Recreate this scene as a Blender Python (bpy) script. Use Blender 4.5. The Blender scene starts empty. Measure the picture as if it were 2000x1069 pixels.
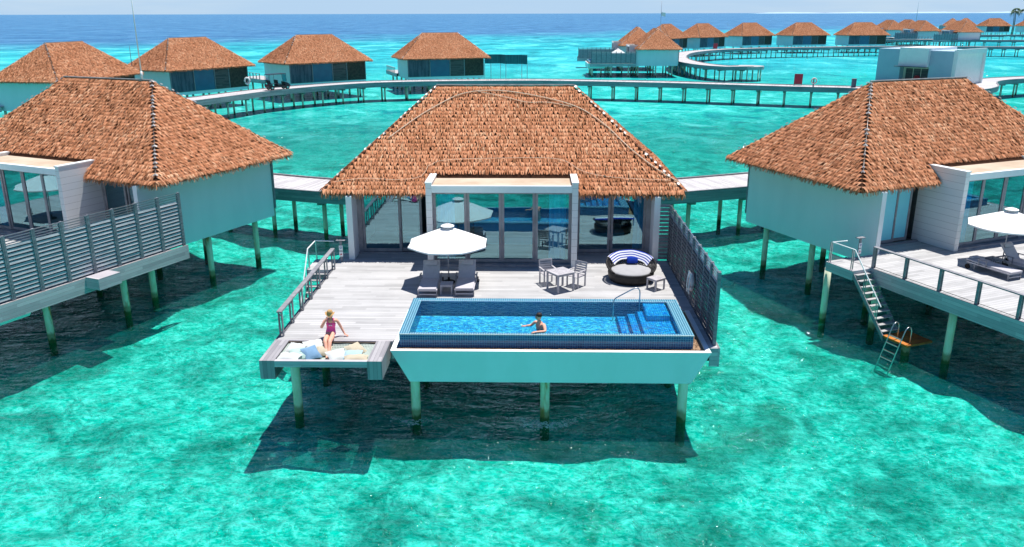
import bpy, bmesh, math, random
from math import sin, cos, pi, radians, sqrt, atan2
from mathutils import Vector, Matrix
rnd = random.Random(7)
C = bpy.context.scene.collection
sc = bpy.context.scene

# ------------------------------------------------------------------ node helpers
def new_mat(name):
    m = bpy.data.materials.new(name); m.use_nodes = True
    nt = m.node_tree; nt.nodes.clear()
    return m, nt
def N(nt, t, **kw):
    n = nt.nodes.new(t)
    for k, v in kw.items():
        if k == 'ins':
            for a, b in v.items(): n.inputs[a].default_value = b
        else: setattr(n, k, v)
    return n
def L(nt, a, b): nt.links.new(a, b)
def rgb(c): return (c[0], c[1], c[2], 1)
def math_(nt, op, a, b=None, c=None):
    n = N(nt, 'ShaderNodeMath', operation=op)
    for i, v in enumerate((a, b, c)):
        if v is None: continue
        if isinstance(v, (int, float)): n.inputs[i].default_value = v
        else: L(nt, v, n.inputs[i])
    return n.outputs[0]
def mix(nt, f, a, b, mode='MIX'):
    n = N(nt, 'ShaderNodeMix', data_type='RGBA', blend_type=mode)
    for s, v in ((n.inputs[0], f), (n.inputs[6], a), (n.inputs[7], b)):
        if isinstance(v, (int, float)): s.default_value = v
        elif isinstance(v, tuple): s.default_value = rgb(v)
        else: L(nt, v, s)
    return n.outputs[2]
def ramp(nt, f, lo, hi, a=0., b=1.):
    n = N(nt, 'ShaderNodeMapRange', interpolation_type='SMOOTHSTEP')
    L(nt, f, n.inputs[0])
    for i, v in zip((1, 2, 3, 4), (lo, hi, a, b)): n.inputs[i].default_value = v
    return n.outputs[0]
def coords(nt, scale=(1, 1, 1), rot=(0, 0, 0), src='Object'):
    t = N(nt, 'ShaderNodeTexCoord')
    mp = N(nt, 'ShaderNodeMapping'); mp.inputs['Scale'].default_value = scale; mp.inputs['Rotation'].default_value = rot
    L(nt, t.outputs[src], mp.inputs[0]); return mp.outputs[0]
def noise(nt, v, scale, detail=3, rough=.55, dist=0.):
    n = N(nt, 'ShaderNodeTexNoise'); L(nt, v, n.inputs['Vector'])
    n.inputs['Scale'].default_value = scale; n.inputs['Detail'].default_value = detail
    n.inputs['Roughness'].default_value = rough; n.inputs['Distortion'].default_value = dist
    return n.outputs[0]
def bsdf(nt, col, rough=.7, spec=.3, metal=0., normal=None, **kw):
    b = N(nt, 'ShaderNodeBsdfPrincipled')
    if isinstance(col, tuple): b.inputs['Base Color'].default_value = rgb(col)
    else: L(nt, col, b.inputs['Base Color'])
    if isinstance(rough, (int, float)): b.inputs['Roughness'].default_value = rough
    else: L(nt, rough, b.inputs['Roughness'])
    b.inputs['Specular IOR Level'].default_value = spec; b.inputs['Metallic'].default_value = metal
    if normal is not None: L(nt, normal, b.inputs['Normal'])
    for k, v in kw.items(): b.inputs[k.replace('_', ' ')].default_value = v
    return b
def out(nt, s, disp=None):
    o = N(nt, 'ShaderNodeOutputMaterial'); L(nt, s, o.inputs[0])
    if disp is not None: L(nt, disp, o.inputs[2])
def bump(nt, h, strength=.3, dist=.02, normal=None):
    b = N(nt, 'ShaderNodeBump'); b.inputs['Strength'].default_value = strength; b.inputs['Distance'].default_value = dist
    L(nt, h, b.inputs['Height'])
    if normal is not None: L(nt, normal, b.inputs['Normal'])
    return b.outputs[0]

def simple(name, c1, c2=None, rough=.7, spec=.3, metal=0., scale=3., stretch=(1, 1, 1), bmp=0., **kw):
    m, nt = new_mat(name)
    c2 = c2 or tuple(x * .82 for x in c1)
    v = coords(nt, stretch)
    n = noise(nt, v, scale, 5, .6)
    col = mix(nt, ramp(nt, n, .3, .7), c1, c2)
    nm = bump(nt, noise(nt, v, scale * 9, 3), bmp, .01) if bmp else None
    out(nt, bsdf(nt, col, rough, spec, metal, nm, **kw).outputs[0]); return m

def planks(name, c1, c2, across='y', width=.14, grain='x', gap=.06, gapc=.35, var=1., src='Object', rough=.8, bm=.5):
    """boards: index across one axis, long grain along another"""
    m, nt = new_mat(name)
    t = N(nt, 'ShaderNodeTexCoord'); sx = N(nt, 'ShaderNodeSeparateXYZ'); L(nt, t.outputs[src], sx.inputs[0])
    ax = {'x': 0, 'y': 1, 'z': 2}
    a = math_(nt, 'DIVIDE', sx.outputs[ax[across]], width)
    fl = math_(nt, 'FLOOR', a); fr = math_(nt, 'FRACT', a)
    g = sx.outputs[ax[grain]]
    # boards are broken into lengths
    seg = math_(nt, 'FLOOR', math_(nt, 'ADD', math_(nt, 'DIVIDE', g, 2.4), math_(nt, 'MULTIPLY', fl, .37)))
    cb = N(nt, 'ShaderNodeCombineXYZ'); L(nt, fl, cb.inputs[0]); L(nt, seg, cb.inputs[1])
    w = N(nt, 'ShaderNodeTexWhiteNoise', noise_dimensions='2D'); L(nt, cb.outputs[0], w.inputs['Vector'])
    cb2 = N(nt, 'ShaderNodeCombineXYZ'); L(nt, math_(nt, 'MULTIPLY', g, .8), cb2.inputs[0]); L(nt, math_(nt, 'MULTIPLY', a, 3.1), cb2.inputs[1]); L(nt, w.outputs[0], cb2.inputs[2])
    gr = noise(nt, cb2.outputs[0], 2.2, 5, .65)
    big = noise(nt, t.outputs[src], .55, 3)
    f = math_(nt, 'ADD', math_(nt, 'MULTIPLY', w.outputs[0], .5 * var), math_(nt, 'MULTIPLY', gr, .5))
    f = math_(nt, 'ADD', f, math_(nt, 'MULTIPLY', math_(nt, 'SUBTRACT', big, .5), .5))
    col = mix(nt, ramp(nt, f, .15, .85), c1, c2)
    edge = math_(nt, 'LESS_THAN', fr, gap)
    col = mix(nt, edge, col, tuple(x * gapc for x in c1))
    h = math_(nt, 'SUBTRACT', math_(nt, 'MULTIPLY', gr, .25), edge)
    out(nt, bsdf(nt, col, rough, .25, 0, bump(nt, h, bm, .01)).outputs[0]); return m

def tiles(name, c1, c2, grout, size=.075, gap=.13, rough=.15, src='Object', rip=0.):
    m, nt = new_mat(name)
    t = N(nt, 'ShaderNodeTexCoord')
    sc_ = N(nt, 'ShaderNodeVectorMath', operation='SCALE'); L(nt, t.outputs[src], sc_.inputs[0]); sc_.inputs['Scale'].default_value = 1 / size
    ad = N(nt, 'ShaderNodeVectorMath', operation='ADD'); L(nt, sc_.outputs[0], ad.inputs[0]); ad.inputs[1].default_value = (.31, .37, .41)
    fl = N(nt, 'ShaderNodeVectorMath', operation='FLOOR'); L(nt, ad.outputs[0], fl.inputs[0])
    fr = N(nt, 'ShaderNodeVectorMath', operation='FRACTION'); L(nt, ad.outputs[0], fr.inputs[0])
    g = N(nt, 'ShaderNodeNewGeometry')
    # normal in object space picks the two axes the grout runs along
    vt = N(nt, 'ShaderNodeVectorTransform', vector_type='NORMAL', convert_from='WORLD', convert_to='OBJECT'); L(nt, g.outputs['True Normal'], vt.inputs[0])
    sn = N(nt, 'ShaderNodeSeparateXYZ'); L(nt, vt.outputs[0], sn.inputs[0])
    sf = N(nt, 'ShaderNodeSeparateXYZ'); L(nt, fr.outputs[0], sf.inputs[0])
    e = None
    for i in range(3):
        li = math_(nt, 'LESS_THAN', sf.outputs[i], gap)
        off = math_(nt, 'LESS_THAN', math_(nt, 'ABSOLUTE', sn.outputs[i]), .5)
        k = math_(nt, 'MULTIPLY', li, off)
        e = k if e is None else math_(nt, 'MAXIMUM', e, k)
    w = N(nt, 'ShaderNodeTexWhiteNoise', noise_dimensions='3D'); L(nt, fl.outputs[0], w.inputs['Vector'])
    col = mix(nt, w.outputs[0], c1, c2)
    col = mix(nt, e, col, grout)
    r = math_(nt, 'ADD', math_(nt, 'MULTIPLY', e, .5), rough)
    nb = bump(nt, math_(nt, 'SUBTRACT', 1., e), .3, .004)
    if rip:   # uneven bump, its shading imitates caustic ripples
        v = N(nt, 'ShaderNodeTexVoronoi', feature='SMOOTH_F1'); L(nt, coords(nt, (1, 1.3, 1)), v.inputs['Vector']); v.inputs['Scale'].default_value = 4.5
        nb = bump(nt, math_(nt, 'ADD', v.outputs[0], noise(nt, coords(nt), 6, 4, .7, 1.5)), 1., rip, nb)
    out(nt, bsdf(nt, col, r, .5, 0, nb).outputs[0]); return m
def tiles_caustic(*a): return tiles(*a, rip=.32)

M = {}
M['deck'] = planks('weathered_deck', (.50, .495, .495), (.27, .268, .27), 'y', .17, 'x', var=.6, gap=.09, gapc=.5)
M['fascia'] = planks('weathered_fascia', (.62, .58, .60), (.36, .34, .37), 'z', .14, 'x', gap=.05)
M['fascia_y'] = planks('weathered_fascia_side', (.62, .58, .60), (.36, .34, .37), 'z', .14, 'y', gap=.05)
M['beam_y'] = planks('beam_boards', (.40, .385, .40), (.25, .24, .26), 'x', .12, 'y', gap=.06)
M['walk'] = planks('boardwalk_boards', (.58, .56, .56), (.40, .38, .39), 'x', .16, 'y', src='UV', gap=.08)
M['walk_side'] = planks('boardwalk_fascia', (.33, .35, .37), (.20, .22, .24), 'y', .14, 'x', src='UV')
M['timber'] = simple('grey_timber', (.30, .30, .32), (.20, .20, .22), .75, .2, scale=5, stretch=(1, 1, 1))
M['fence'] = simple('fence_timber', (.27, .29, .32), (.15, .165, .19), .75, .2, scale=4, stretch=(1, 1, 3))
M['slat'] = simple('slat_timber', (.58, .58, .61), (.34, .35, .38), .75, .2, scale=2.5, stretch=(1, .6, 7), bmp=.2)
M['darkwood'] = simple('dark_timber', (.10, .075, .06), (.05, .04, .035), .8, .2, scale=4)
M['frame'] = simple('window_frame_timber', (.34, .33, .35), (.24, .235, .25), .6, .3, scale=3)
M['white'] = simple('white_render', (.86, .88, .92), (.81, .84, .88), .8, .2, scale=1.1, stretch=(1, 1, .3))
M['white_trim'] = simple('white_trim', (.86, .87, .87), (.80, .82, .82), .6, .3, scale=2)
M['mint'] = simple('mint_render', (.72, .92, .90), (.67, .88, .85), .7, .25, scale=1.2, stretch=(1, 1, .4))
M['clad'] = planks('white_cladding', (.78, .78, .77), (.70, .71, .71), 'z', .30, 'y', gap=.035, gapc=.45, var=.3, rough=.6, bm=.3)
M['bayroof'] = simple('sand_roof_membrane', (.56, .46, .36), (.44, .34, .25), .9, .1, scale=.8)
M['metal'] = simple('steel', (.55, .56, .58), (.45, .46, .48), .3, .5, .9, scale=3)
M['concrete'] = None
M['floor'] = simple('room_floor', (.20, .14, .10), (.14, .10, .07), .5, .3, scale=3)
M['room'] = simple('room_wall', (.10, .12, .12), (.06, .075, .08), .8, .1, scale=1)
M['curtain'] = simple('teal_curtain', (.08, .68, .95), (.05, .54, .82), .9, .1, scale=6, stretch=(3, 3, .3))
M['blue_panel'] = simple('teal_blue_panel', (.03, .16, .26), (.025, .13, .22), .35, .4, scale=.8)
M['screen'] = planks('vertical_slat_screen', (.14, .17, .22), (.06, .08, .11), 'x', .12, 'z', gap=.15)
M['doorwood'] = planks('dark_entrance_boards', (.15, .13, .13), (.07, .065, .07), 'z', .15, 'x', gap=.08)
M['frosted'] = simple('frosted_glass', (.28, .86, .95), (.24, .78, .90), .25, .5, scale=.6)
M['cushion'] = simple('grey_sling_cushion', (.50, .48, .51), (.45, .43, .46), .9, .1, scale=8)
M['mattress'] = simple('pale_grey_mattress', (.38, .38, .39), (.34, .34, .35), .95, .1, scale=4)
M['wicker'] = planks('black_wicker', (.035, .032, .03), (.018, .016, .016), 'z', .05, 'x', gap=.2, gapc=.3, rough=.5)
M['canvas'] = simple('white_canvas', (.82, .81, .80), (.79, .78, .77), .9, .05, scale=2)
M['chairwood'] = simple('silvered_teak', (.50, .48, .50), (.38, .36, .38), .75, .2, scale=6)
M['navy'] = simple('royal_blue_cloth', (.015, .05, .36), (.01, .04, .30), .9, .1, scale=6)
M['orange'] = simple('rusty_orange_plate', (.55, .20, .04), (.30, .09, .03), .8, .2, scale=3)
M['red'] = simple('dark_red_paint', (.28, .02, .05), (.22, .015, .04), .5, .4, scale=3)
M['bright_red'] = simple('red_paint', (.55, .02, .03), (.45, .02, .03), .5, .4, scale=3)
M['black'] = simple('black_gloss', (.02, .02, .03), (.015, .015, .02), .3, .5, scale=3)
M['rubber'] = simple('black_rubber', (.02, .02, .02), (.015, .015, .015), .9, .2, scale=3)
M['bluegrey'] = simple('blue_grey_render', (.42, .54, .64), (.38, .50, .60), .8, .2, scale=.5)
M['cream'] = simple('cream_render', (.75, .70, .58), (.68, .64, .52), .8, .2, scale=.7)
M['rope'] = simple('pale_rope', (.84, .66, .50), (.72, .54, .40), .9, .1, scale=8)
M['flash'] = simple('zinc_flashing', (.36, .34, .33), (.22, .20, .19), .45, .4, .3, scale=6)
M['skin'] = simple('skin', (.80, .42, .30), (.74, .37, .26), .55, .35, scale=5, Subsurface_Weight=.1)
M['swim'] = simple('magenta_swimsuit', (1., .12, .40), (.97, .09, .36), .7, .3, scale=8)
M['straw'] = simple('straw_hat', (.60, .38, .17), (.42, .24, .10), .9, .1, scale=25)
M['hair'] = simple('dark_hair', (.03, .018, .012), (.02, .012, .008), .6, .3, scale=20)
M['palmtrunk'] = simple('palm_trunk', (.22, .17, .12), (.14, .11, .08), .9, .1, scale=2)
M['palmleaf'] = simple('palm_leaf', (.05, .13, .03), (.03, .08, .02), .6, .3, scale=2)
M['isle'] = simple('far_island', (.42, .55, .62), (.36, .50, .58), .95, 0, scale=.001)  # pale blue-grey: distance haze put into the colour
M['lifebuoy'] = simple('faded_pink_buoy', (.85, .62, .60), (.75, .52, .50), .7, .2, scale=4)
M['shade_slat'] = simple('shaded_slat_timber', (.13, .14, .16), (.08, .085, .10), .8, .2, scale=4, stretch=(1, 1, 3))  # darker copy of the slat timber, inner-side shade put into its colour
M['teal_screen'] = planks('teal_screen_boards', (.05, .22, .26), (.03, .14, .18), 'x', .14, 'z', gap=.1)
M['net'] = None

# thatch: every strand is its own island and takes its own straw tone
m, nt = new_mat('thatch')
g = N(nt, 'ShaderNodeNewGeometry')
v = coords(nt, (1, 1, 1))
big = noise(nt, v, .45, 4, .6)
cr = N(nt, 'ShaderNodeValToRGB')
e = cr.color_ramp.elements
e[0].position = 0; e[0].color = rgb((.17, .055, .02)); e[1].position = 1; e[1].color = rgb((.78, .50, .32))
for p_, c_ in ((.2, (.40, .140, .064)), (.5, (.58, .222, .114)), (.8, (.71, .33, .185))):
    x = e.new(p_); x.color = rgb(c_)
f = math_(nt, 'ADD', math_(nt, 'MULTIPLY', g.outputs['Random Per Island'], .85), math_(nt, 'MULTIPLY', math_(nt, 'SUBTRACT', big, .36), .6))
L(nt, f, cr.inputs[0])
fine = noise(nt, coords(nt, (30, 30, 30)), 1., 2)
col = mix(nt, .25, cr.outputs[0], mix(nt, fine, (.25, .09, .035), (.7, .4, .2)))
out(nt, bsdf(nt, col, .85, .15).outputs[0]); M['thatch'] = m
M['thatch_base'] = simple('thatch_underlay', (.07, .032, .020), (.035, .018, .012), .95, .05, scale=5, bmp=.3)

# piles: painted concrete, green weed by the water, rust streaks
m, nt = new_mat('pile_concrete')
v = coords(nt, (1, 1, 1)); g = N(nt, 'ShaderNodeNewGeometry'); sp = N(nt, 'ShaderNodeSeparateXYZ'); L(nt, g.outputs['Position'], sp.inputs[0])
n1 = noise(nt, coords(nt, (3, 3, .8)), 1.6, 4, .6)
col = mix(nt, ramp(nt, n1, .35, .7), (.86, .86, .68), (.70, .70, .48))
oi = N(nt, 'ShaderNodeObjectInfo')
rust = math_(nt, 'MULTIPLY', ramp(nt, noise(nt, coords(nt, (2, 2, .5)), 1.3, 3), .54, .66), ramp(nt, oi.outputs['Random'], .55, .75))
col = mix(nt, rust, col, (.50, .22, .06))
zz = math_(nt, 'ADD', sp.outputs[2], math_(nt, 'MULTIPLY', math_(nt, 'SUBTRACT', n1, .5), .5))
col = mix(nt, ramp(nt, zz, -2.50, -2.30, .75, 0.), col, (.16, .17, .06))
col = mix(nt, ramp(nt, zz, -2.72, -2.60, 1., 0.), col, (.05, .12, .04))
out(nt, bsdf(nt, col, .75, .25, 0, bump(nt, n1, .2, .02)).outputs[0]); M['pile'] = m

# glass: partly mirror, partly see-through, blue-green
m, nt = new_mat('window_glass')
tr = N(nt, 'ShaderNodeBsdfTransparent'); tr.inputs[0].default_value = (.50, .84, .90, 1)
gl = N(nt, 'ShaderNodeBsdfGlossy'); gl.inputs[0].default_value = (.62, .90, .98, 1); gl.inputs['Roughness'].default_value = .01
L(nt, bump(nt, noise(nt, coords(nt), .9, 1), .06, .05), gl.inputs['Normal'])
ms = N(nt, 'ShaderNodeMixShader'); ms.inputs[0].default_value = .22
L(nt, tr.outputs[0], ms.inputs[1]); L(nt, gl.outputs[0], ms.inputs[2]); out(nt, ms.outputs[0]); M['glass'] = m

# pool water: rippled skin over clear blue depth
m, nt = new_mat('pool_water')
tr = N(nt, 'ShaderNodeBsdfTransparent'); tr.inputs[0].default_value = (.20, .70, .98, 1)
gl = N(nt, 'ShaderNodeBsdfGlossy'); gl.inputs['Roughness'].default_value = .03
vr = N(nt, 'ShaderNodeTexVoronoi', feature='SMOOTH_F1'); L(nt, coords(nt, (1, 1.4, 1)), vr.inputs['Vector']); vr.inputs['Scale'].default_value = 6.
hh = math_(nt, 'ADD', vr.outputs[0], noise(nt, coords(nt), 7, 4, .65, 1.))
nb = bump(nt, hh, .9, .10); L(nt, nb, gl.inputs['Normal'])
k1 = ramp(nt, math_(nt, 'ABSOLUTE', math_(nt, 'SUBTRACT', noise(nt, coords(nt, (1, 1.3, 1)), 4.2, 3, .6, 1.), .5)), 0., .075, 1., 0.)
L(nt, mix(nt, k1, (.10, .50, .86), (.42, 1., 1.)), tr.inputs[0])      # caustic light painted into the tint, bright filaments between darker cells
df = N(nt, 'ShaderNodeBsdfDiffuse'); df.inputs[0].default_value = (.02, .36, .85, 1); L(nt, nb, df.inputs['Normal'])
fr = N(nt, 'ShaderNodeFresnel'); fr.inputs[0].default_value = 1.33; L(nt, nb, fr.inputs['Normal'])
m1 = N(nt, 'ShaderNodeMixShader'); m1.inputs[0].default_value = .035; L(nt, tr.outputs[0], m1.inputs[1]); L(nt, df.outputs[0], m1.inputs[2])
m2 = N(nt, 'ShaderNodeMixShader'); L(nt, fr.outputs[0], m2.inputs[0]); L(nt, m1.outputs[0], m2.inputs[1]); L(nt, gl.outputs[0], m2.inputs[2])
out(nt, m2.outputs[0]); M['poolwater'] = m
M['tile'] = tiles('blue_mosaic', (.012, .10, .28), (.008, .055, .18), (.08, .30, .46), .075, .16)
M['tile_rim'] = tiles('blue_mosaic_rim', (.012, .13, .25), (.008, .085, .18), (.20, .46, .56), .075, .24)
M['tile_floor'] = tiles_caustic('bright_mosaic', (.006, .13, .46), (.10, .60, .96), (.12, .48, .84), .075, .12)  # bright tiles scattered at random paint light sparkle on the floor
M['tile_step'] = tiles('step_mosaic', (.10, .50, .84), (.06, .40, .74), (.45, .90, 1.), .075, .2)
M['tile_dark'] = tiles('shaded_mosaic', (.006, .045, .15), (.004, .028, .10), (.03, .16, .30), .075, .16)  # blue mosaic darkened: shade of the inner pool walls put into the colour
M['gravel'] = simple('pebbles', (.45, .30, .18), (.22, .13, .08), .8, .3, scale=26, bmp=1.)

# net of the hammock: open rope grid with real gaps
m, nt = new_mat('rope_net')
t = N(nt, 'ShaderNodeTexCoord'); s_ = N(nt, 'ShaderNodeSeparateXYZ'); L(nt, t.outputs['Object'], s_.inputs[0])
ee = None
for i in range(2):
    a = math_(nt, 'FRACT', math_(nt, 'DIVIDE', s_.outputs[i], .05)); k = math_(nt, 'LESS_THAN', a, .62)
    ee = k if ee is None else math_(nt, 'MAXIMUM', ee, k)
tr = N(nt, 'ShaderNodeBsdfTransparent'); b = bsdf(nt, (.44, .50, .46), .9, .1)
ms = N(nt, 'ShaderNodeMixShader'); L(nt, ee, ms.inputs[0]); L(nt, tr.outputs[0], ms.inputs[1]); L(nt, b.outputs[0], ms.inputs[2]); out(nt, ms.outputs[0]); M['net'] = m

# striped towel (stripes woven in: UV)
m, nt = new_mat('striped_towel')
t = N(nt, 'ShaderNodeTexCoord'); s_ = N(nt, 'ShaderNodeSeparateXYZ'); L(nt, t.outputs['UV'], s_.inputs[0])
k = math_(nt, 'LESS_THAN', math_(nt, 'FRACT', math_(nt, 'MULTIPLY', s_.outputs[1], 5.)), .42)
out(nt, bsdf(nt, mix(nt, k, (.80, .80, .82), (.02, .05, .38)), .95, .05).outputs[0]); M['towel'] = m
# sea: shallow lagoon over sand and coral, deep blue beyond the reef
WZ = -2.82
def sea_nodes():
    m, nt = new_mat('lagoon_water')
    g = N(nt, 'ShaderNodeNewGeometry'); pos = g.outputs['Position']
    sp = N(nt, 'ShaderNodeSeparateXYZ'); L(nt, pos, sp.inputs[0]); y = sp.outputs[1]; x = sp.outputs[0]
    def nz(sx, sy, scale, det=4, ro=.55, ds=0., rot=0.):
        mp = N(nt, 'ShaderNodeMapping'); mp.inputs['Scale'].default_value = (sx, sy, 1); mp.inputs['Rotation'].default_value = (0, 0, rot)
        L(nt, pos, mp.inputs[0]); return noise(nt, mp.outputs[0], scale, det, ro, ds)
    big = nz(1, 1, .012, 4, .6)
    med = nz(1, 1.3, .11, 4, .6, .4)
    pat = nz(1, 1.2, .38, 5, .65, .5)
    fine = nz(1, 1.6, 1.5, 5, .7, .8, .35)
    def ridge(src, w=.10):     # thin crests where a noise field crosses its middle
        return ramp(nt, math_(nt, 'ABSOLUTE', math_(nt, 'SUBTRACT', src, .5)), 0., w, 1., 0.)
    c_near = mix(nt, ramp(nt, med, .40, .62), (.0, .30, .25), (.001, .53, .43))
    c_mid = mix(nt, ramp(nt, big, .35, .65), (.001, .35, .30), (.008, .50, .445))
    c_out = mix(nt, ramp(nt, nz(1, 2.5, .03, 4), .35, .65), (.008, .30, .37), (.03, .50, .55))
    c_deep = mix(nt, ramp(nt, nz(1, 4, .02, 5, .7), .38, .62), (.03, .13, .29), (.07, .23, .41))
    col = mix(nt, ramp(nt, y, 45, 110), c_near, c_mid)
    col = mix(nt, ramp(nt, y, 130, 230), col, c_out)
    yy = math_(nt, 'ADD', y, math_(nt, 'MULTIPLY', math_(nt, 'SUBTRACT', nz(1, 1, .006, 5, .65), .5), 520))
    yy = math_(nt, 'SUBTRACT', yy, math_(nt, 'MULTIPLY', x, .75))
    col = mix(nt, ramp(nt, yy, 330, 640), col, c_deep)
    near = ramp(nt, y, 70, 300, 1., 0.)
    shallow = ramp(nt, yy, 330, 640, 1., 0.)
    # coral heads and weed on the bed
    dark = math_(nt, 'MULTIPLY', ramp(nt, pat, .50, .70), near)
    col = mix(nt, math_(nt, 'MULTIPLY', dark, .62), col, (.0, .15, .13))
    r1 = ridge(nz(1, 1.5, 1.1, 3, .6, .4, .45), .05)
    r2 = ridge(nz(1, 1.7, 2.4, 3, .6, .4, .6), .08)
    caustic = math_(nt, 'MULTIPLY', math_(nt, 'MULTIPLY', math_(nt, 'MAXIMUM', r1, math_(nt, 'MULTIPLY', r2, .7)), ramp(nt, nz(1, 1, .5, 3, .6, .3), .38, .60, .15, 1.)), near)
    col = mix(nt, math_(nt, 'MULTIPLY', caustic, .45), col, (.16, .92, .80))  # bright caustic filaments painted into the water colour
    dk2 = math_(nt, 'MULTIPLY', ramp(nt, fine, .5, .30), near)
    col = mix(nt, math_(nt, 'MULTIPLY', dk2, .62), col, (.0, .15, .13))
    # wave streaks farther out, their light and dark painted in: long across the view
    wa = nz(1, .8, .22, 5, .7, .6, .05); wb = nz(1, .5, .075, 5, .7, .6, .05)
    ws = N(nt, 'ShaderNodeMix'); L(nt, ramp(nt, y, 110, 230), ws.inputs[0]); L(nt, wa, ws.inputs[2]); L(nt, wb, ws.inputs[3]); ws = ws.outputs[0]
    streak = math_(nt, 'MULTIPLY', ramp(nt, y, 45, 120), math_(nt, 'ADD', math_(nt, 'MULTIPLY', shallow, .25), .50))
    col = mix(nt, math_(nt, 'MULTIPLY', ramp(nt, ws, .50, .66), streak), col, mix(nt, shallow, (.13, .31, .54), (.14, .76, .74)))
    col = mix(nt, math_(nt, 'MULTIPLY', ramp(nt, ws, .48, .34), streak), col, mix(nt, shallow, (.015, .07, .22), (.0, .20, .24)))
    # ripples
    w1 = nz(1, 2.0, 1.0, 3, .5, .8, .35)
    w2 = nz(1, 2.6, .22, 4, .6, .3, .1)
    far_ = ramp(nt, y, 60, 220)
    h = math_(nt, 'ADD', math_(nt, 'MULTIPLY', r1, .16), math_(nt, 'ADD', math_(nt, 'MULTIPLY', w1, 1.0), math_(nt, 'MULTIPLY', w2, 4.0)))
    h = math_(nt, 'ADD', h, math_(nt, 'MULTIPLY', nz(1, 1.8, 5., 3, .6, .6, .5), .22))
    h = math_(nt, 'ADD', h, math_(nt, 'MULTIPLY', math_(nt, 'MULTIPLY', ws, far_), 7.))
    nb = N(nt, 'ShaderNodeBump'); nb.inputs['Distance'].default_value = .22; L(nt, h, nb.inputs['Height']); nb.inputs['Strength'].default_value = .9
    df = N(nt, 'ShaderNodeBsdfDiffuse'); L(nt, col, df.inputs[0]); L(nt, nb.outputs[0], df.inputs['Normal'])
    tr = N(nt, 'ShaderNodeBsdfTransparent')      # tint carries a painted caustic pattern down to the bed
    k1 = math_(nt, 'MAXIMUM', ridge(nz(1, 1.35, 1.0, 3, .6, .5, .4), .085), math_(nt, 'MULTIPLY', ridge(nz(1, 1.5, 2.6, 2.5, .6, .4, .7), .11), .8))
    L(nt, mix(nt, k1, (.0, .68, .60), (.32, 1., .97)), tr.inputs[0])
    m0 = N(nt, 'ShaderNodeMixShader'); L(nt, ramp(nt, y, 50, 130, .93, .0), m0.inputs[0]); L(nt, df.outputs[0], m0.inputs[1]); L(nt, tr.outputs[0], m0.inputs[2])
    gl = N(nt, 'ShaderNodeBsdfGlossy'); gl.inputs['Roughness'].default_value = .05; gl.inputs[0].default_value = (.9, .97, 1, 1)
    L(nt, nb.outputs[0], gl.inputs['Normal'])
    fr = N(nt, 'ShaderNodeFresnel'); fr.inputs[0].default_value = 1.30; L(nt, nb.outputs[0], fr.inputs['Normal'])
    ff = math_(nt, 'MULTIPLY', math_(nt, 'MINIMUM', fr.outputs[0], .40), ramp(nt, y, 60, 900, .55, .75))
    m2 = N(nt, 'ShaderNodeMixShader'); L(nt, ff, m2.inputs[0]); L(nt, m0.outputs[0], m2.inputs[1]); L(nt, gl.outputs[0], m2.inputs[2])
    out(nt, m2.outputs[0]); return m
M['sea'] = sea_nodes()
m, nt = new_mat('lagoon_bed')
v = coords(nt)
n1 = noise(nt, v, .35, 5, .6, .5); n2 = noise(nt, v, 1.6, 5, .65, .6)
col = mix(nt, ramp(nt, n1, .44, .66), (.75, .76, .68), (.12, .27, .23))
col = mix(nt, math_(nt, 'MULTIPLY', ramp(nt, n2, .45, .62), .6), col, (.22, .38, .32))
out(nt, bsdf(nt, col, .9, .05, 0, bump(nt, n2, 1., .4)).outputs[0]); M['bed'] = m

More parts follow.
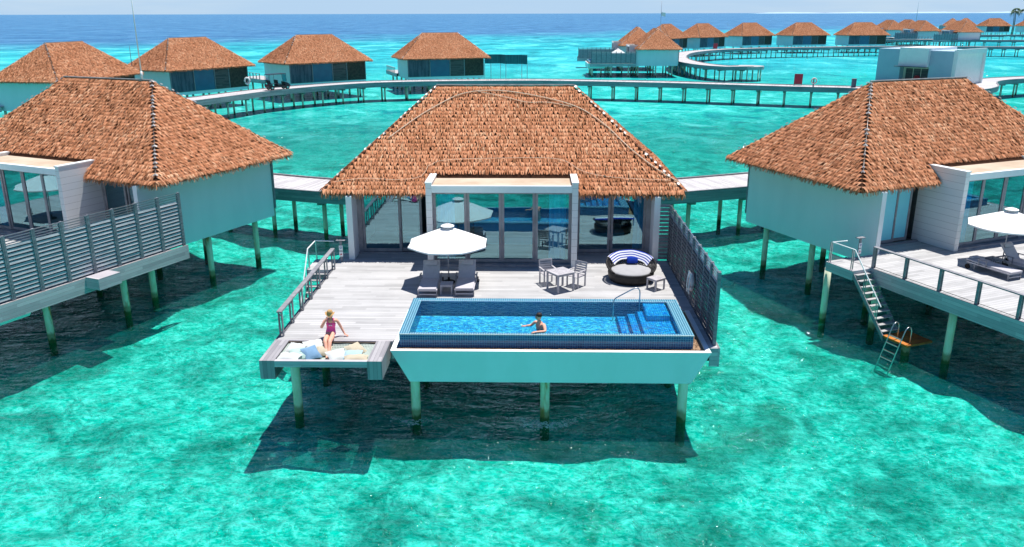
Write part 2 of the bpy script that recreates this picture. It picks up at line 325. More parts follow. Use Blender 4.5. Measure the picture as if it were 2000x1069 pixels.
# ------------------------------------------------------------------ mesh helpers
class MB:
    def __init__(s): s.v = []; s.f = []; s.mi = []; s.uv = []; s.cur = 0
    def add(s, vs, fs, uvs=None):
        b = len(s.v); s.v += [tuple(p) for p in vs]
        for i, f in enumerate(fs):
            s.f.append(tuple(b + k for k in f)); s.mi.append(s.cur)
            s.uv.append(uvs[i] if uvs else [(0, 0)] * len(f))
        return s
    def hexa(s, p):   # 8 corners: bottom 4 ccw, top 4 ccw
        return s.add(p, [(3, 2, 1, 0), (4, 5, 6, 7), (0, 1, 5, 4), (1, 2, 6, 5), (2, 3, 7, 6), (3, 0, 4, 7)])
    def box(s, x0, x1, y0, y1, z0, z1, b=0.):
        if b:
            bm = bmesh.new(); bmesh.ops.create_cube(bm, size=1)
            for v in bm.verts: v.co = Vector(((x0 + x1) / 2 + v.co.x * (x1 - x0), (y0 + y1) / 2 + v.co.y * (y1 - y0), (z0 + z1) / 2 + v.co.z * (z1 - z0)))
            bmesh.ops.bevel(bm, geom=bm.edges[:], offset=b, segments=2, affect='EDGES', profile=.5)
            return s.bm(bm)
        return s.hexa([(x0, y0, z0), (x1, y0, z0), (x1, y1, z0), (x0, y1, z0), (x0, y0, z1), (x1, y0, z1), (x1, y1, z1), (x0, y1, z1)])
    def bm(s, bm, mat=None):
        bm.verts.index_update()
        if mat is not None: bm.transform(mat)
        s.add([v.co[:] for v in bm.verts], [[v.index for v in f.verts] for f in bm.faces]); bm.free(); return s
    def obox(s, c, size, rz=0., rx=0., ry=0., b=0.):
        bm = bmesh.new(); bmesh.ops.create_cube(bm, size=1)
        for v in bm.verts: v.co = Vector((v.co.x * size[0], v.co.y * size[1], v.co.z * size[2]))
        if b: bmesh.ops.bevel(bm, geom=bm.edges[:], offset=b, segments=2, affect='EDGES', profile=.5)
        bm.verts.index_update()
        return s.bm(bm, Matrix.Translation(c) @ Matrix.Rotation(rz, 4, 'Z') @ Matrix.Rotation(ry, 4, 'Y') @ Matrix.Rotation(rx, 4, 'X'))
    def parts(s, name, mat, parent, size=8):
        """one object for every box collected so far"""
        for i in range(0, len(s.v), size):
            m_ = MB(); m_.hexa(s.v[i:i + size]); m_.build(name, mat, parent)
    def tube(s, pts, r, n=8, r1=None, closed=False):
        P = [Vector(p) for p in pts]; k = len(P); vs = []; fs = []
        for i, p in enumerate(P):
            a = P[(i - 1) % k] if (closed or i > 0) else p; c = P[(i + 1) % k] if (closed or i < k - 1) else p
            t = (c - a).normalized(); u = t.orthogonal().normalized() if abs(t.z) > .95 else t.cross(Vector((0, 0, 1))).normalized()
            if i and (prev_u - u).length > 1.2 and abs(t.z) > .95: u = prev_u - t * prev_u.dot(t); u.normalize()
            w = t.cross(u); prev_u = u
            rr = r if r1 is None else r + (r1 - r) * i / (k - 1)
            for j in range(n):
                q = 2 * pi * j / n; vs.append(p + (u * cos(q) + w * sin(q)) * rr)
        for i in range(k if closed else k - 1):
            for j in range(n):
                a = i * n + j; b = i * n + (j + 1) % n; c = ((i + 1) % k) * n
                fs.append((a, b, c + (j + 1) % n, c + j))
        if not closed: fs += [tuple(range(n))[::-1], tuple((k - 1) * n + j for j in range(n))]
        return s.add(vs, fs)
    def lathe(s, prof, c=(0, 0, 0), n=20, a0=0., a1=2 * pi):
        full = abs(a1 - a0 - 2 * pi) < 1e-6; m = n if full else n + 1; vs = []; fs = []
        for r, z in prof:
            for j in range(m):
                q = a0 + (a1 - a0) * j / n; vs.append((c[0] + r * cos(q), c[1] + r * sin(q), c[2] + z))
        for i in range(len(prof) - 1):
            for j in range(n):
                a = i * m + j; b = i * m + (j + 1) % m; fs.append((a, b, b + m, a + m))
        return s.add(vs, fs)
    def prism(s, poly, z0, z1):
        n = len(poly)
        return s.add([(x, y, z0) for x, y in poly] + [(x, y, z1) for x, y in poly],
                     [tuple(range(n))[::-1], tuple(range(n, 2 * n))] + [(i, (i + 1) % n, n + (i + 1) % n, n + i) for i in range(n)])
    def build(s, name, mat, parent=None, smooth=False, **tags):
        me = bpy.data.meshes.new(name)
        o0 = BASE.get(parent, Vector((0, 0, 0))) if parent is not None else Vector(tags.pop('base', (0, 0, 0)))
        me.from_pydata([(Vector(p) - o0)[:] for p in s.v], [], s.f)
        for m_ in (mat if isinstance(mat, list) else [mat]): me.materials.append(m_)
        uvl = me.uv_layers.new(name='UVMap'); flat = [c for f in s.uv for p in f for c in p]; uvl.data.foreach_set('uv', flat)
        me.polygons.foreach_set('material_index', s.mi)
        if smooth: me.polygons.foreach_set('use_smooth', [True] * len(me.polygons))
        me.validate(); me.update()
        o = bpy.data.objects.new(name, me); C.objects.link(o)
        BASE[o] = o0
        if parent is not None: o.parent = parent
        else: o.location = o0
        for k, v in tags.items(): o[k] = v
        return o
BASE = {}
def thing(name, label, cat, base, group=None):
    o = bpy.data.objects.new(name, None); C.objects.link(o); o.location = base; o.empty_display_size = .2
    o['label'] = label; o['category'] = cat
    if group: o['group'] = group
    BASE[o] = Vector(base); return o
KIDS = {}
def copy_tree(o, parent=None):
    c = o.copy(); C.objects.link(c)
    if parent is not None: c.parent = parent
    for ch in list(o.children): copy_tree(ch, c)
    return c
PIV = (-1.19, 33.53)
def W(frame, p):
    (a, b), r = frame[0], radians(frame[1]); mx = frame[2] if len(frame) > 2 else 1
    dx, dy = (p[0] - PIV[0]) * mx, p[1] - PIV[1]
    return (a + dx * cos(r) - dy * sin(r), b + dx * sin(r) + dy * cos(r), p[2])
def place(o, frame, label=None, dz=0., group=None, extra=0.):
    o.location = W(frame, o.location); o.location.z += dz
    o.rotation_euler = (0, 0, radians(frame[1]) + extra)
    if len(frame) > 2 and frame[2] < 0: o.scale = (-1, 1, 1)
    if label: o['label'] = label
    if group: o['group'] = group
    return o
def dup(o, frame, label, **kw): return place(copy_tree(o), frame, label, **kw)
def bz(p0, p1, p2, n=8):
    p0, p1, p2 = map(Vector, (p0, p1, p2)); return [(1 - t) ** 2 * p0 + 2 * t * (1 - t) * p1 + t * t * p2 for t in [i / n for i in range(n + 1)]]

# ------------------------------------------------------------------ setting
def sheet(name, z, mat, R=26000):
    xs = [-R, -400, 400, R]; ys = [-400, 0, 700, R]
    mb = MB(); vs = [(x, y, z) for y in ys for x in xs]
    mb.add(vs, [(j * 4 + i, j * 4 + i + 1, (j + 1) * 4 + i + 1, (j + 1) * 4 + i) for j in range(3) for i in range(3)])
    return mb.build(name, mat, kind='structure')
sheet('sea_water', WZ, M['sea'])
sheet('sea_bed', WZ - 2.6, M['bed'])
def reef():
    from mathutils import noise as mn
    mb = MB(); nx, ny = 190, 150; x0, x1, y0, y1 = -48, 48, 6, 78; vs = []
    for j in range(ny + 1):
        for i in range(nx + 1):
            x = x0 + (x1 - x0) * i / nx; y = y0 + (y1 - y0) * j / ny
            h = mn.fractal(Vector((x * .22, y * .22, 3.)), 1., 2., 5) * .55 + max(0., mn.noise(Vector((x * .5, y * .5, 9.)))) * .7
            e_ = min(1, (x - x0) / 6, (x1 - x) / 6, (y - y0) / 6, (y1 - y) / 6)
            vs.append((x, y, min(WZ - .14, WZ - .68 + h * .62) - 1.5 * (1 - max(0, e_))))
    mb.add(vs, [(j * (nx + 1) + i, j * (nx + 1) + i + 1, (j + 1) * (nx + 1) + i + 1, (j + 1) * (nx + 1) + i) for j in range(ny) for i in range(nx)])
    mb.build('reef_bed', M['bed'], None, True, kind='structure')
reef()

# ------------------------------------------------------------------ the villa (built where the middle one stands)
EZ, RZ = 2.93, 6.83
EX0, EX1, EY0, EY1 = -8.76, 6.38, 33.53, 42.67
RX0, RX1, RY = -4.29, 1.91, 38.1
FW = 5.36; FX = -7.72; BY = 42.1
def thatch_slope(mb, a, b, c, d, r, skip=None, row=.21, skew=.0):
    """a-b eave, d-c ridge (c above b); strands hang in rows"""
    a, b, c, d = map(Vector, (a, b, c, d))
    up = ((d + c) / 2 - (a + b) / 2); n = (b - a).cross(d - a).normalized()
    if n.z < 0: n = -n
    al = (b - a).normalized(); upd = n.cross(al).normalized()
    if upd.z < 0: upd = -upd
    H = (d - a).dot(upd); rows = int(H / row)
    for i in range(-1, rows + 1):
        t = max(0., min(1., (i * row + .30) / H))
        p0 = a.lerp(d, t); p1 = b.lerp(c, t); ln = (p1 - p0).length
        k = max(1, int(ln / .040))
        for j in range(k):
            s = (j + r.random()) / k
            base = p0.lerp(p1, s) + upd * r.uniform(-.014, .014)
            if skip and skip(base): continue
            L_ = r.uniform(.25, .34); w = r.uniform(.035, .070); lift = r.uniform(.045, .085)
            sk = skew + r.gauss(0, .17)
            dr = (-upd + al * sk).normalized()
            sd = dr.cross(n).normalized()
            tip = base + dr * L_ + n * lift
            midp = base + dr * L_ * .5 + n * (lift * .75 + .02)
            st = base + n * .02
            tw = n * r.uniform(-.02, .02)
            mb.add([st - sd * w * .5, st + sd * w * .5, midp + sd * w * .55 + tw, midp - sd * w * .55 - tw, tip + sd * w * .18, tip - sd * w * .18],
                   [(0, 1, 2, 3), (3, 2, 4, 5)])
def make_roof(parent):
    r = random.Random(3); mb = MB(); mb.cur = 1
    c = [(EX0, EY0, EZ), (EX1, EY0, EZ), (EX1, EY1, EZ), (EX0, EY1, EZ), (RX0, RY, RZ), (RX1, RY, RZ)]
    lo = [(x + (.12 if x < 0 else -.12), y + (.12 if y < 38 else -.12), EZ - .22) for x, y, z in c[:4]]
    mb.add(c + lo, [(0, 1, 5, 4), (1, 2, 5), (2, 3, 4, 5), (3, 0, 4), (0, 6, 7, 1), (1, 7, 8, 2), (2, 8, 9, 3), (3, 9, 6, 0), (6, 9, 8, 7)])
    mb.cur = 0
    inbay = lambda p: (-4.3 < p.x < 1.95 and p.y < 34.25)
    thatch_slope(mb, c[0], c[1], c[5], c[4], r, inbay, skew=.05)
    thatch_slope(mb, c[1], c[2], c[5], c[5], r, skew=.1)
    thatch_slope(mb, c[2], c[3], c[4], c[5], r)
    thatch_slope(mb, c[3], c[0], c[4], c[4], r, skew=-.1)
    # drooping eave fringe
    for p, q, o in ((c[0], c[1], (0, -1, 0)), (c[1], c[2], (1, 0, 0)), (c[2], c[3], (0, 1, 0)), (c[3], c[0], (-1, 0, 0))):
        p, q, o = Vector(p), Vector(q), Vector(o); ln = (q - p).length; al = (q - p).normalized()
        for k in range(int(ln / .018)):
            b = p.lerp(q, r.random()) + o * r.uniform(-.08, .05) + Vector((0, 0, r.uniform(-.02, .08)))
            if -4.3 < b.x < 1.95 and b.y < 34.3: continue
            w = r.uniform(.02, .05); l_ = r.uniform(.12, .36)
            tip = b + o * r.uniform(.05, .2) + Vector((0, 0, -l_)) + al * r.gauss(0, .06)
            mb.add([b - al * w, b + al * w, tip + al * w * .3, tip - al * w * .3], [(0, 1, 2, 3)])
    roof = mb.build('roof', [M['thatch'], M['thatch_base']], parent)
    # zinc pieces showing along the hips
    for a, b in ((c[0], c[4]), (c[1], c[5]), (c[2], c[5]), (c[3], c[4])):
        hp = MB(); a, b = Vector(a), Vector(b); d = (b - a).normalized(); sd = d.cross(Vector((0, 0, 1))).normalized(); up = sd.cross(d)
        vs = []; fs = []; last = None
        for k in range(26):
            if r.random() < .45: continue
            t = (k + .6) / 26; p = a.lerp(b, t) + up * r.uniform(.07, .12); w = r.uniform(.04, .10); i = len(vs)
            vs += [p - d * .07 + up * .02, p + d * .06]
            for s in (-1, 1): vs += [p + sd * s * w * 1.3 - up * .03, p - d * .11 + sd * s * w - up * .02]
            vs.append(p + d * .06 + sd * .012)
            fs += [(i, i + 1, i + 2, i + 3), (i + 1, i, i + 5, i + 4)]
            if last is not None: fs.append((last + 1, i, last + 6))
            last = i
        hp.add(vs, fs)
        hp.build('hip_flashing', M['flash'], roof)
    rc = MB(); rc.box(RX0 - .05, RX1 + .05, RY - .07, RY + .07, RZ + .03, RZ + .09, b=.02); rc.build('ridge_cap', M['flash'], roof)
    return roof
def door_panel(parent, x0, x1, y, z0, z1, handle=None, glass='glass', t=.07, name='sliding_door'):
    fr = MB(); w = .105
    fr.box(x0, x0 + w, y, y + t, z0, z1); fr.box(x1 - w, x1, y, y + t, z0, z1)
    fr.box(x0 + w, x1 - w, y + .003, y + t - .003, z0, z0 + w * 1.3); fr.box(x0 + w, x1 - w, y + .003, y + t - .003, z1 - w, z1)
    p = fr.build(name, M['frame'], parent)
    pn = MB(); pn.box(x0 + w - .01, x1 - w + .01, y + .03, y + .036, z0 + w, z1 - w + .01); pn.build('pane', M[glass], p)
    if handle is not None:
        h = MB(); h.tube([(handle, y - .05, .95), (handle, y - .05, 1.25)], .012, 6); h.tube([(handle, y, 1.0), (handle, y - .05, 1.0)], .01, 6); h.tube([(handle, y, 1.2), (handle, y - .05, 1.2)], .01, 6)
        h.build('handle', M['metal'], p)
    return p
def make_villa(label, left_glass='glass'):
    t = thing('thatched_villa', label, 'villa', (PIV[0], PIV[1], 0), 'thatched villas over the lagoon')
    make_roof(t)
    mb = MB()
    mb.box(FX, FX + .22, 33.38, BY, -.52, 2.75)
    mb.box(FW - .22, FW, 33.38, BY, -.52, 2.75)
    mb.box(FX + .22, FW - .22, BY - .2, BY - .003, -.52, 2.75)
    mb.parts('wall', M['white'], t)
    ft = MB()  # sunlit white end fins
    for x in (FX - .012, FW - .232): ft.box(x, x + .244, 33.32, 33.38, 0.003, 2.72)
    ft.parts('corner_trim', M['white_trim'], t)
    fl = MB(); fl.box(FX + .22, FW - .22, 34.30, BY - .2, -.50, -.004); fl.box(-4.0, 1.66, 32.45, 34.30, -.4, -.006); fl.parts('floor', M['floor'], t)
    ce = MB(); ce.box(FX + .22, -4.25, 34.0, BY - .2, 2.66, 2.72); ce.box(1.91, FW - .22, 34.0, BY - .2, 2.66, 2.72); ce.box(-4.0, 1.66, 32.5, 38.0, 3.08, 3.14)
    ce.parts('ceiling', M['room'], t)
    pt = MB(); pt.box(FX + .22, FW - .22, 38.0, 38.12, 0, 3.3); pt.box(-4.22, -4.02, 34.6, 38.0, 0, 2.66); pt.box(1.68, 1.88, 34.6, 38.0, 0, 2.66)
    pt.parts('partition', M['room'], t)
    # projecting bay
    bw = MB(); bw.box(-4.24, -4.0, 32.3, 34.6, .0, 3.50); bw.box(1.66, 1.90, 32.3, 34.6, .0, 3.50); bw.parts('bay_wall', M['clad'], t)
    pc = MB()
    for x in (-4.26, 1.64): pc.box(x, x + .28, 32.27, 34.3, 3.503, 3.55)
    pc.box(-3.997, 1.657, 32.31, 32.50, 3.12, 3.40); pc.parts('bay_fascia', M['white_trim'], t)
    br = MB(); br.box(-3.997, 1.657, 32.50, 34.9, 3.15, 3.38); br.build('bay_roof', M['bayroof'], t)
    sl = MB(); sl.box(-3.99, 1.65, 32.32, 32.60, .003, .10); sl.box(FX + .23, -4.25, 34.2, 34.33, .003, .07); sl.box(1.91, FW - .24, 34.2, 34.33, .003, .07)
    sl.parts('threshold', M['frame'], t)
    xs = [-3.99, -2.62, -1.20, .18, 1.65]
    for i in range(4): door_panel(t, xs[i] + .004, xs[i + 1] - .004, 32.62 + .05 * (i in (1, 2)), .10, 3.11, handle={1: -1.27, 2: -1.12}.get(i))
    xl = [FX + .42, -5.75, -5.35 + .0]
    ps = MB(); ps.box(FX + .22, FX + .42, 34.33, 34.43, 0.0, 2.7); ps.box(FW - .42, FW - .22, 34.33, 34.43, 0, 2.7); ps.box(1.91, 2.0, 34.33, 34.43, 0, 2.7)
    ps.parts('door_jamb', M['frame'], t)
    door_panel(t, FX + .43, -5.62, 34.36, .07, 2.66, handle=-5.70, glass=left_glass)
    door_panel(t, -5.70, -4.72, 34.45, .07, 2.66, handle=None, glass=left_glass)
    door_panel(t, 2.0, 3.42, 34.36, .07, 2.66)
    door_panel(t, 3.45, FW - .42, 34.43, .07, 2.66)
    # entrance side
    y = BY + .02
    e = MB(); e.box(1.75, FW - .05, y, y + .06, -.1, 2.66); e.build('screen_panel', M['screen'], t)
    e = MB(); e.box(-1.70, 1.60, y, y + .05, -.1, 2.66); e.build('blue_panel', M['blue_panel'], t)
    e = MB(); e.box(-4.2, -1.86, y, y + .06, -.1, 2.66); e.build('entrance_door', M['doorwood'], t)
    e = MB(); e.box(FX + .1, -4.36, y, y + .04, -.1, 2.66); e.build('entrance_recess', M['darkwood'], t)  # flat dark panel, its colour stands in for a shaded recess
    e = MB()
    for x in (1.60, -1.86, -4.36, FW - .05, FX + .0): e.box(x, x + .12, y + .0, y + .10, -.1, 2.7)
    e.parts('post', M['timber'], t)
    return t
VPILES = [(x, y) for y in (33.9, 37.6, 41.0) for x in (-7.2, -3.2, 1.2, 4.9)]
def add_piles(t, pts, top=-.5, r=.145):
    for x, y in pts:
        mb = MB(); mb.tube([(x, y, top), (x, y, -1.5), (x, y, WZ - 1.75)], r, 14); mb.build('pile', M['pile'], t, smooth=True)
# ------------------------------------------------------------------ terrace, pool, fence, rail, stair
def make_terrace(label, xl=-8.15, xr=5.88, front=True, yb=33.35, pool=True):
    t = thing('wooden_terrace', label, 'terrace', (-1.2, 29, 0), 'wooden terraces in front of the villas')
    px0, px1, py0, py1 = -4.34, 5.58, 23.46, 27.26
    d = MB(); z0, z1 = -.07, 0.
    d.box(xl, px0, 24.32, 33.36, z0, z1)
    d.box(px0, xr, 27.26, 33.36, z0, z1)
    d.box(px1, xr, 23.9, 27.26, z0, z1)
    d.box(FX + .23, -4.25, 33.36, 34.20, z0, z1); d.box(1.91, FW - .23, 33.36, 34.20, z0, z1)
    if xl > -8.5: d.box(xl, FX - .003, 33.36, 34.3, z0, z1)
    d.parts('decking', M['deck'], t)
    f = MB(); f.box(xl, px0 - .05, 24.26, 24.317, -.62, -.004)
    f.box(px0, px1, 33.30, 33.355, -.62, -.075)
    f.box(px1 + .05, xr, 23.84, 23.897, -.62, -.004); f.parts('front_fascia', M['fascia'], t)
    s = MB(); s.box(xl - .06, xl - .003, 24.26, yb + .9, -.62, .004); s.box(xr + .003, xr + .06, 23.84, max(yb, 33.4), -.62, .004)
    s.box(px0 - .05, px0 - .003, 24.0, 27.2, -.5, -.075); s.parts('side_fascia', M['fascia_y'], t)
    u = MB()
    for k in range(8): u.box(xl, xr, 24.9 + k * 1.15 if k > 2 else 27.5 + k * .3, 25.02 + k * 1.15 if k > 2 else 27.6 + k * .3, -.42, -.075)
    u.box(xl, px0 - .06, 24.33, 33.3, -.5, -.43); u.box(px1, xr, 24, 33.3, -.5, -.43); u.box(px0, px1, 27.3, 33.3, -.5, -.43)
    u.parts('joist', M['darkwood'], t)
    add_piles(t, [(xl + .45, 28.2), (-3.9, 28.3), (.49, 28.3), (5.2, 28.3), (xl + .45, 31.9), (5.4, 31.9)], -.5)
    return t
def make_pool(label, y=0):
    t = thing('plunge_pool', label, 'swimming pool', (.6, 25.4, 0), 'plunge pools at the terrace fronts')
    x0, x1, y0, y1, Z = -4.12, 5.10, 23.88, 27.24, .40
    ix0, ix1, iy0, iy1 = -3.83, 4.72, 24.02, 26.98
    w = MB(); w.box(x0, ix0, y0, y1, -.06, Z - .03); w.box(ix1, x1, y0, y1, -.06, Z - .03); w.box(ix0, ix1, y0, iy0, -.06, Z - .03); w.box(ix0, ix1, iy1, y1, -.06, Z - .03)
    w.parts('pool_wall', M['tile'], t)
    r = MB(); r.box(x0 - .01, ix0, y0 - .01, y1 + .01, Z - .027, Z + .012); r.box(ix1, x1 + .01, y0 - .01, y1 + .01, Z - .027, Z + .012); r.box(ix0, ix1, y0 - .01, iy0, Z - .027, Z + .004); r.box(ix0, ix1, iy1, y1 + .01, Z - .027, Z + .012)
    r.parts('rim', M['tile_rim'], t)
    ln = MB(); ln.box(x0 - .014, x1 + .014, y0 - .022, y0 - .011, Z - .012, Z + .014); ln.box(x0 + .2, x1 - .1, iy1 - .012, iy1 - .002, Z - .01, Z + .016)
    ln.parts('rim_edge', M['white_trim'], t)
    b = MB(); b.box(ix0 + .0, ix1, iy0, iy1, -.62, -.52); b.build('pool_floor', M['tile_floor'], t)
    iw = MB(); iw.box(ix0 - .04, ix0 + .002, iy0, iy1, -.6, Z - .03); iw.box(ix1 - .002, ix1 + .04, iy0, iy1, -.6, Z - .03); iw.box(ix0, ix1, iy0 - .04, iy0 + .002, -.6, Z - .03); iw.box(ix0, ix1, iy1 - .002, iy1 + .04, -.6, Z - .03)
    iw.parts('inner_wall', M['tile_dark'], t)
    for k, (a, c) in enumerate(((2.62, 2.95), (2.955, 3.30), (3.305, 3.62), (3.625, 3.95))):
        s = MB(); s.box(a, c, iy0 + .004, 26.72, -.519, -.14 + k * .10); s.build('step', M['tile_step'], t)
        s = MB(); s.box(a - .01, a + .05, iy0 + .004, 26.72, -.135 + k * .10, -.125 + k * .10); s.build('step_edge', M['tile_dark'], t)
    s = MB(); s.box(3.955, ix1 - .004, iy0 + .004, 26.97, -.519, .17); s.build('shelf', M['tile_step'], t)
    s = MB(); s.box(3.90, 4.66, 25.75, 26.96, .172, .36, b=.01); s.build('bench', M['tile_step'], t)
    wt = MB(); n = 1
    wt.add([(ix0, iy0, Z - .006), (ix1, iy0, Z - .006), (ix1, iy1, Z - .006), (ix0, iy1, Z - .006)], [(0, 1, 2, 3)]); wt.build('pool_water', M['poolwater'], t)
    # tapering white trough that carries the pool
    px0, px1, py0, py1 = -4.34, 5.58, 23.46, 27.255
    p = MB(); a = .55; wl = .14
    top = [(px0, py0, -.02), (px1, py0, -.02), (px1, py1, -.02), (px0, py1, -.02)]
    bot = [(px0 + a, py0 + .02, -1.05), (px1 - a, py0 + .02, -1.05), (px1 - a, py1 - .3, -1.05), (px0 + a, py1 - .3, -1.05)]
    ti = [(px0 + wl, py0 + wl, -.02), (px1 - wl, py0 + wl, -.02), (px1 - wl, py1, -.02), (px0 + wl, py1, -.02)]
    tl = [(x, y_, -.12) for x, y_, z in ti]
    p.add(top + bot + ti + tl, [(0, 4, 5, 1), (1, 5, 6, 2), (2, 6, 7, 3), (3, 7, 4, 0), (4, 7, 6, 5), (0, 1, 9, 8), (1, 2, 10, 9), (3, 0, 8, 11), (8, 9, 13, 12), (9, 10, 14, 13), (11, 8, 12, 15), (12, 13, 14, 15)])
    p.build('trough', M['mint'], t)
    p = MB(); p.box(px0 - .01, px1 + .01, py0 - .012, py0 + wl + .002, -.018, .012); p.box(px0 - .01, px0 + wl, py0 + wl + .003, 24.3, -.018, .008); p.box(px1 - wl, px1 + .01, py0 + wl + .003, py1, -.018, .008)
    p.parts('trough_rim', M['white_trim'], t)
    g = MB(); rr = random.Random(5)
    g.box(px0 + wl + .002, px1 - wl - .002, py0 + wl + .004, py0 + .40, -.11, -.05); g.box(x1 + .01, px1 - wl - .004, py0 + .40, 27.2, -.11, -.05)
    for k in range(1500):
        x = rr.uniform(px0 + .2, px1 - .2); yy = rr.uniform(py0 + .17, py0 + .39)
        if k % 5 == 0: x = rr.uniform(x1 + .05, px1 - .2); yy = rr.uniform(24, 27)
        q = rr.uniform(.015, .032); z = -.05 + q * .3
        g.add([(x - q, yy, z), (x, yy - q * .8, z), (x + q * .9, yy, z), (x, yy + q, z), (x, yy, z + q * .8)], [(0, 1, 4), (1, 2, 4), (2, 3, 4), (3, 0, 4)])
    g.build('pebble_strip', M['gravel'], t)
    h = MB(); h.tube([(2.86, 26.62, -.2), (2.86, 26.62, .52)] + [(2.87, 26.63, .60), (2.95, 26.64, .68)] + [(3.5, 26.68, .98), (3.62, 26.69, 1.02), (3.70, 26.70, 1.0), (3.75, 26.70, .92), (3.76, 26.7, .80), (3.76, 26.7, .1)], .022, 8)
    h.build('handrail', M['metal'], t, smooth=True)
    add_piles(t, [(-4.04 + .28, 24.4), (.49, 24.4), (4.98, 24.4), (.49, 26.6)], -1.04, .155)
    return t
def make_fence(label, x=5.80, ya=24.15, yb=33.3, ret=True, n=9):
    t = thing('privacy_fence', label, 'fence', (x, (ya + yb) / 2, 0), 'slatted privacy fences beside the terraces')
    st = (yb - ya) / n; r = random.Random(2)
    for k in range(n + 1):
        y = ya + k * st; p = MB(); p.box(x - .05, x + .05, y - .045, y + .045, -.3, 2.43)
        p.box(x - .05, x + .05, y - .10, y - .055, 0, 2.41); p.build('post', M['fence'], t)
    for k in range(n):
        y0 = ya + k * st + .05; y1 = y0 + st - .155; s = MB(); z = .06
        while z < 2.0:
            s.obox((x + r.uniform(-.004, .004), (y0 + y1) / 2, z + .07), (.035, y1 - y0, .105), ry=radians(-12 + r.uniform(-3, 3))); z += .155
        pn = s.build('slat_panel', M['slat'], t)
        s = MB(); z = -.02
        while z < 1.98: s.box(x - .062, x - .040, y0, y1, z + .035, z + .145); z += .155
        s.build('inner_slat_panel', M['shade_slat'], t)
        s = MB()
        for z in (2.08, 2.18, 2.28, 2.38): s.box(x - .018, x + .018, y0, y1, z, z + .035)
        s.build('rail', M['metal'], pn)
    if ret:
        s = MB(); z = .08
        while z < 2.4: s.box(FW + .01, x - .06, yb - .01, yb + .015, z, z + .125); z += .16
        s.build('return_panel', M['fence'], t)
    return t
def make_rail(label, x=-8.07, ya=24.55, yb=31.95):
    t = thing('terrace_railing', label, 'railing', (x, (ya + yb) / 2, 0), 'wooden railings along the terraces')
    n = 6; st = (yb - .12 - ya) / n
    for k in range(n + 1):
        y = ya + .06 + k * st; p = MB()
        for dx in (-.05, .05): p.box(x + dx - .016, x + dx + .016, y - .055, y + .055, -.35, .84)
        for z in (.1, .7): p.box(x - .033, x + .033, y - .03, y + .03, z, z + .06)
        p.build('post', M['timber'], t)
    p = MB(); p.box(x - .085, x + .085, ya - .05, yb, .842, .892, b=.008); p.build('top_rail', M['timber'], t)
    p = MB(); p.box(x - .008, x + .008, ya + .1, yb - .1, .045, .06); p.build('lower_cable', M['rubber'], t)
    return t
def make_stair(label, x=-8.07):
    t = thing('sea_stairway', label, 'stairs', (x - .6, 31.5, 0), 'stairways down to the lagoon')
    xi, xo = x - .14, x - 1.06
    l = MB(); l.box(xo, xi - .0, 31.92, 33.36, -.12, -.004); l.build('landing', M['deck'], t)
    l = MB(); l.box(xo - .02, xi, 31.86, 31.915, -.4, -.01); l.box(xo - .06, xo - .005, 31.86, 33.36, -.4, -.01); l.parts('landing_fascia', M['fascia'], t)
    n = 10; y0, y1, zb = 31.9, 30.1, -2.05
    for k in range(n):
        f = (k + .6) / n; y = y0 + (y1 - y0) * f; z = zb * f - .03; s = MB(); s.box(xo + .05, xi - .05, y - .12, y + .11, z - .035, z); s.build('tread', M['deck'], t)
    for xx in (xo, xi - .045):
        s = MB(); a, b = (y0 + .02, -.05), (y1 - .1, zb - .12)
        s.add([(xx, a[0], a[1] - .22), (xx + .045, a[0], a[1] - .22), (xx + .045, a[0], a[1]), (xx, a[0], a[1]), (xx, b[0], b[1] - .18), (xx + .045, b[0], b[1] - .18), (xx + .045, b[0], b[1] + .04), (xx, b[0], b[1] + .04)],
              [(0, 1, 2, 3), (4, 7, 6, 5), (0, 4, 5, 1), (1, 5, 6, 2), (2, 6, 7, 3), (3, 7, 4, 0)])
        s.build('stringer', M['timber'], t)
    h = MB(); xx = xo + .03
    h.tube([(xi - .1, 33.2, .84), (xx, 33.2, .86), (xx, 31.95, .86), (xx, 30.3, -1.05)], .025, 8); h.build('handrail', M['white_trim'], t)
    for y, z, hh in ((33.2, -.1, .86), (31.98, -.1, .86), (31.2, -.86, .0), (30.45, -1.72, -.87)):
        for dx in (0, .09):
            s = MB(); s.box(xx - .015, xx + .015, y + dx - .015, y + dx + .015, z, hh); s.build('post', M['metal'], t)
    add_piles(t, [(xo + .35, 33.6)], -.4, .14)
    pf = MB(); pf.box(xo + .05, xi + .45, 28.85, 30.05, -2.22, -2.14); pf.build('bathing_platform', M['orange'], t)
    pf = MB(); pf.tube([((xo + xi) / 2 + .2, 29.4, -2.22), ((xo + xi) / 2 + .2, 29.4, WZ - 1.7)], .16, 12); pf.build('pile', M['pile'], t, smooth=True)
    for y in (28.95, 29.55):
        ld = MB(); ld.tube([(xo + .30, y, -2.15), (xo + .30, y, -1.62), (xo + .24, y, -1.48), (xo + .12, y, -1.42), (xo, y, -1.5), (xo - .06, y, -1.62), (xo - .75, y, -3.5)], .022, 7)
        ld.build('ladder_rail', M['metal'], t, smooth=True)
    ld = MB()
    for k in range(6):
        f = .15 + k * .15; xk = xo - .06 - .69 * f; zk = -1.62 - 1.88 * f; ld.box(xk - .04, xk + .04, 28.97, 29.53, zk - .012, zk + .012)
    ld.parts('ladder_rung', M['metal'], t)
    return t
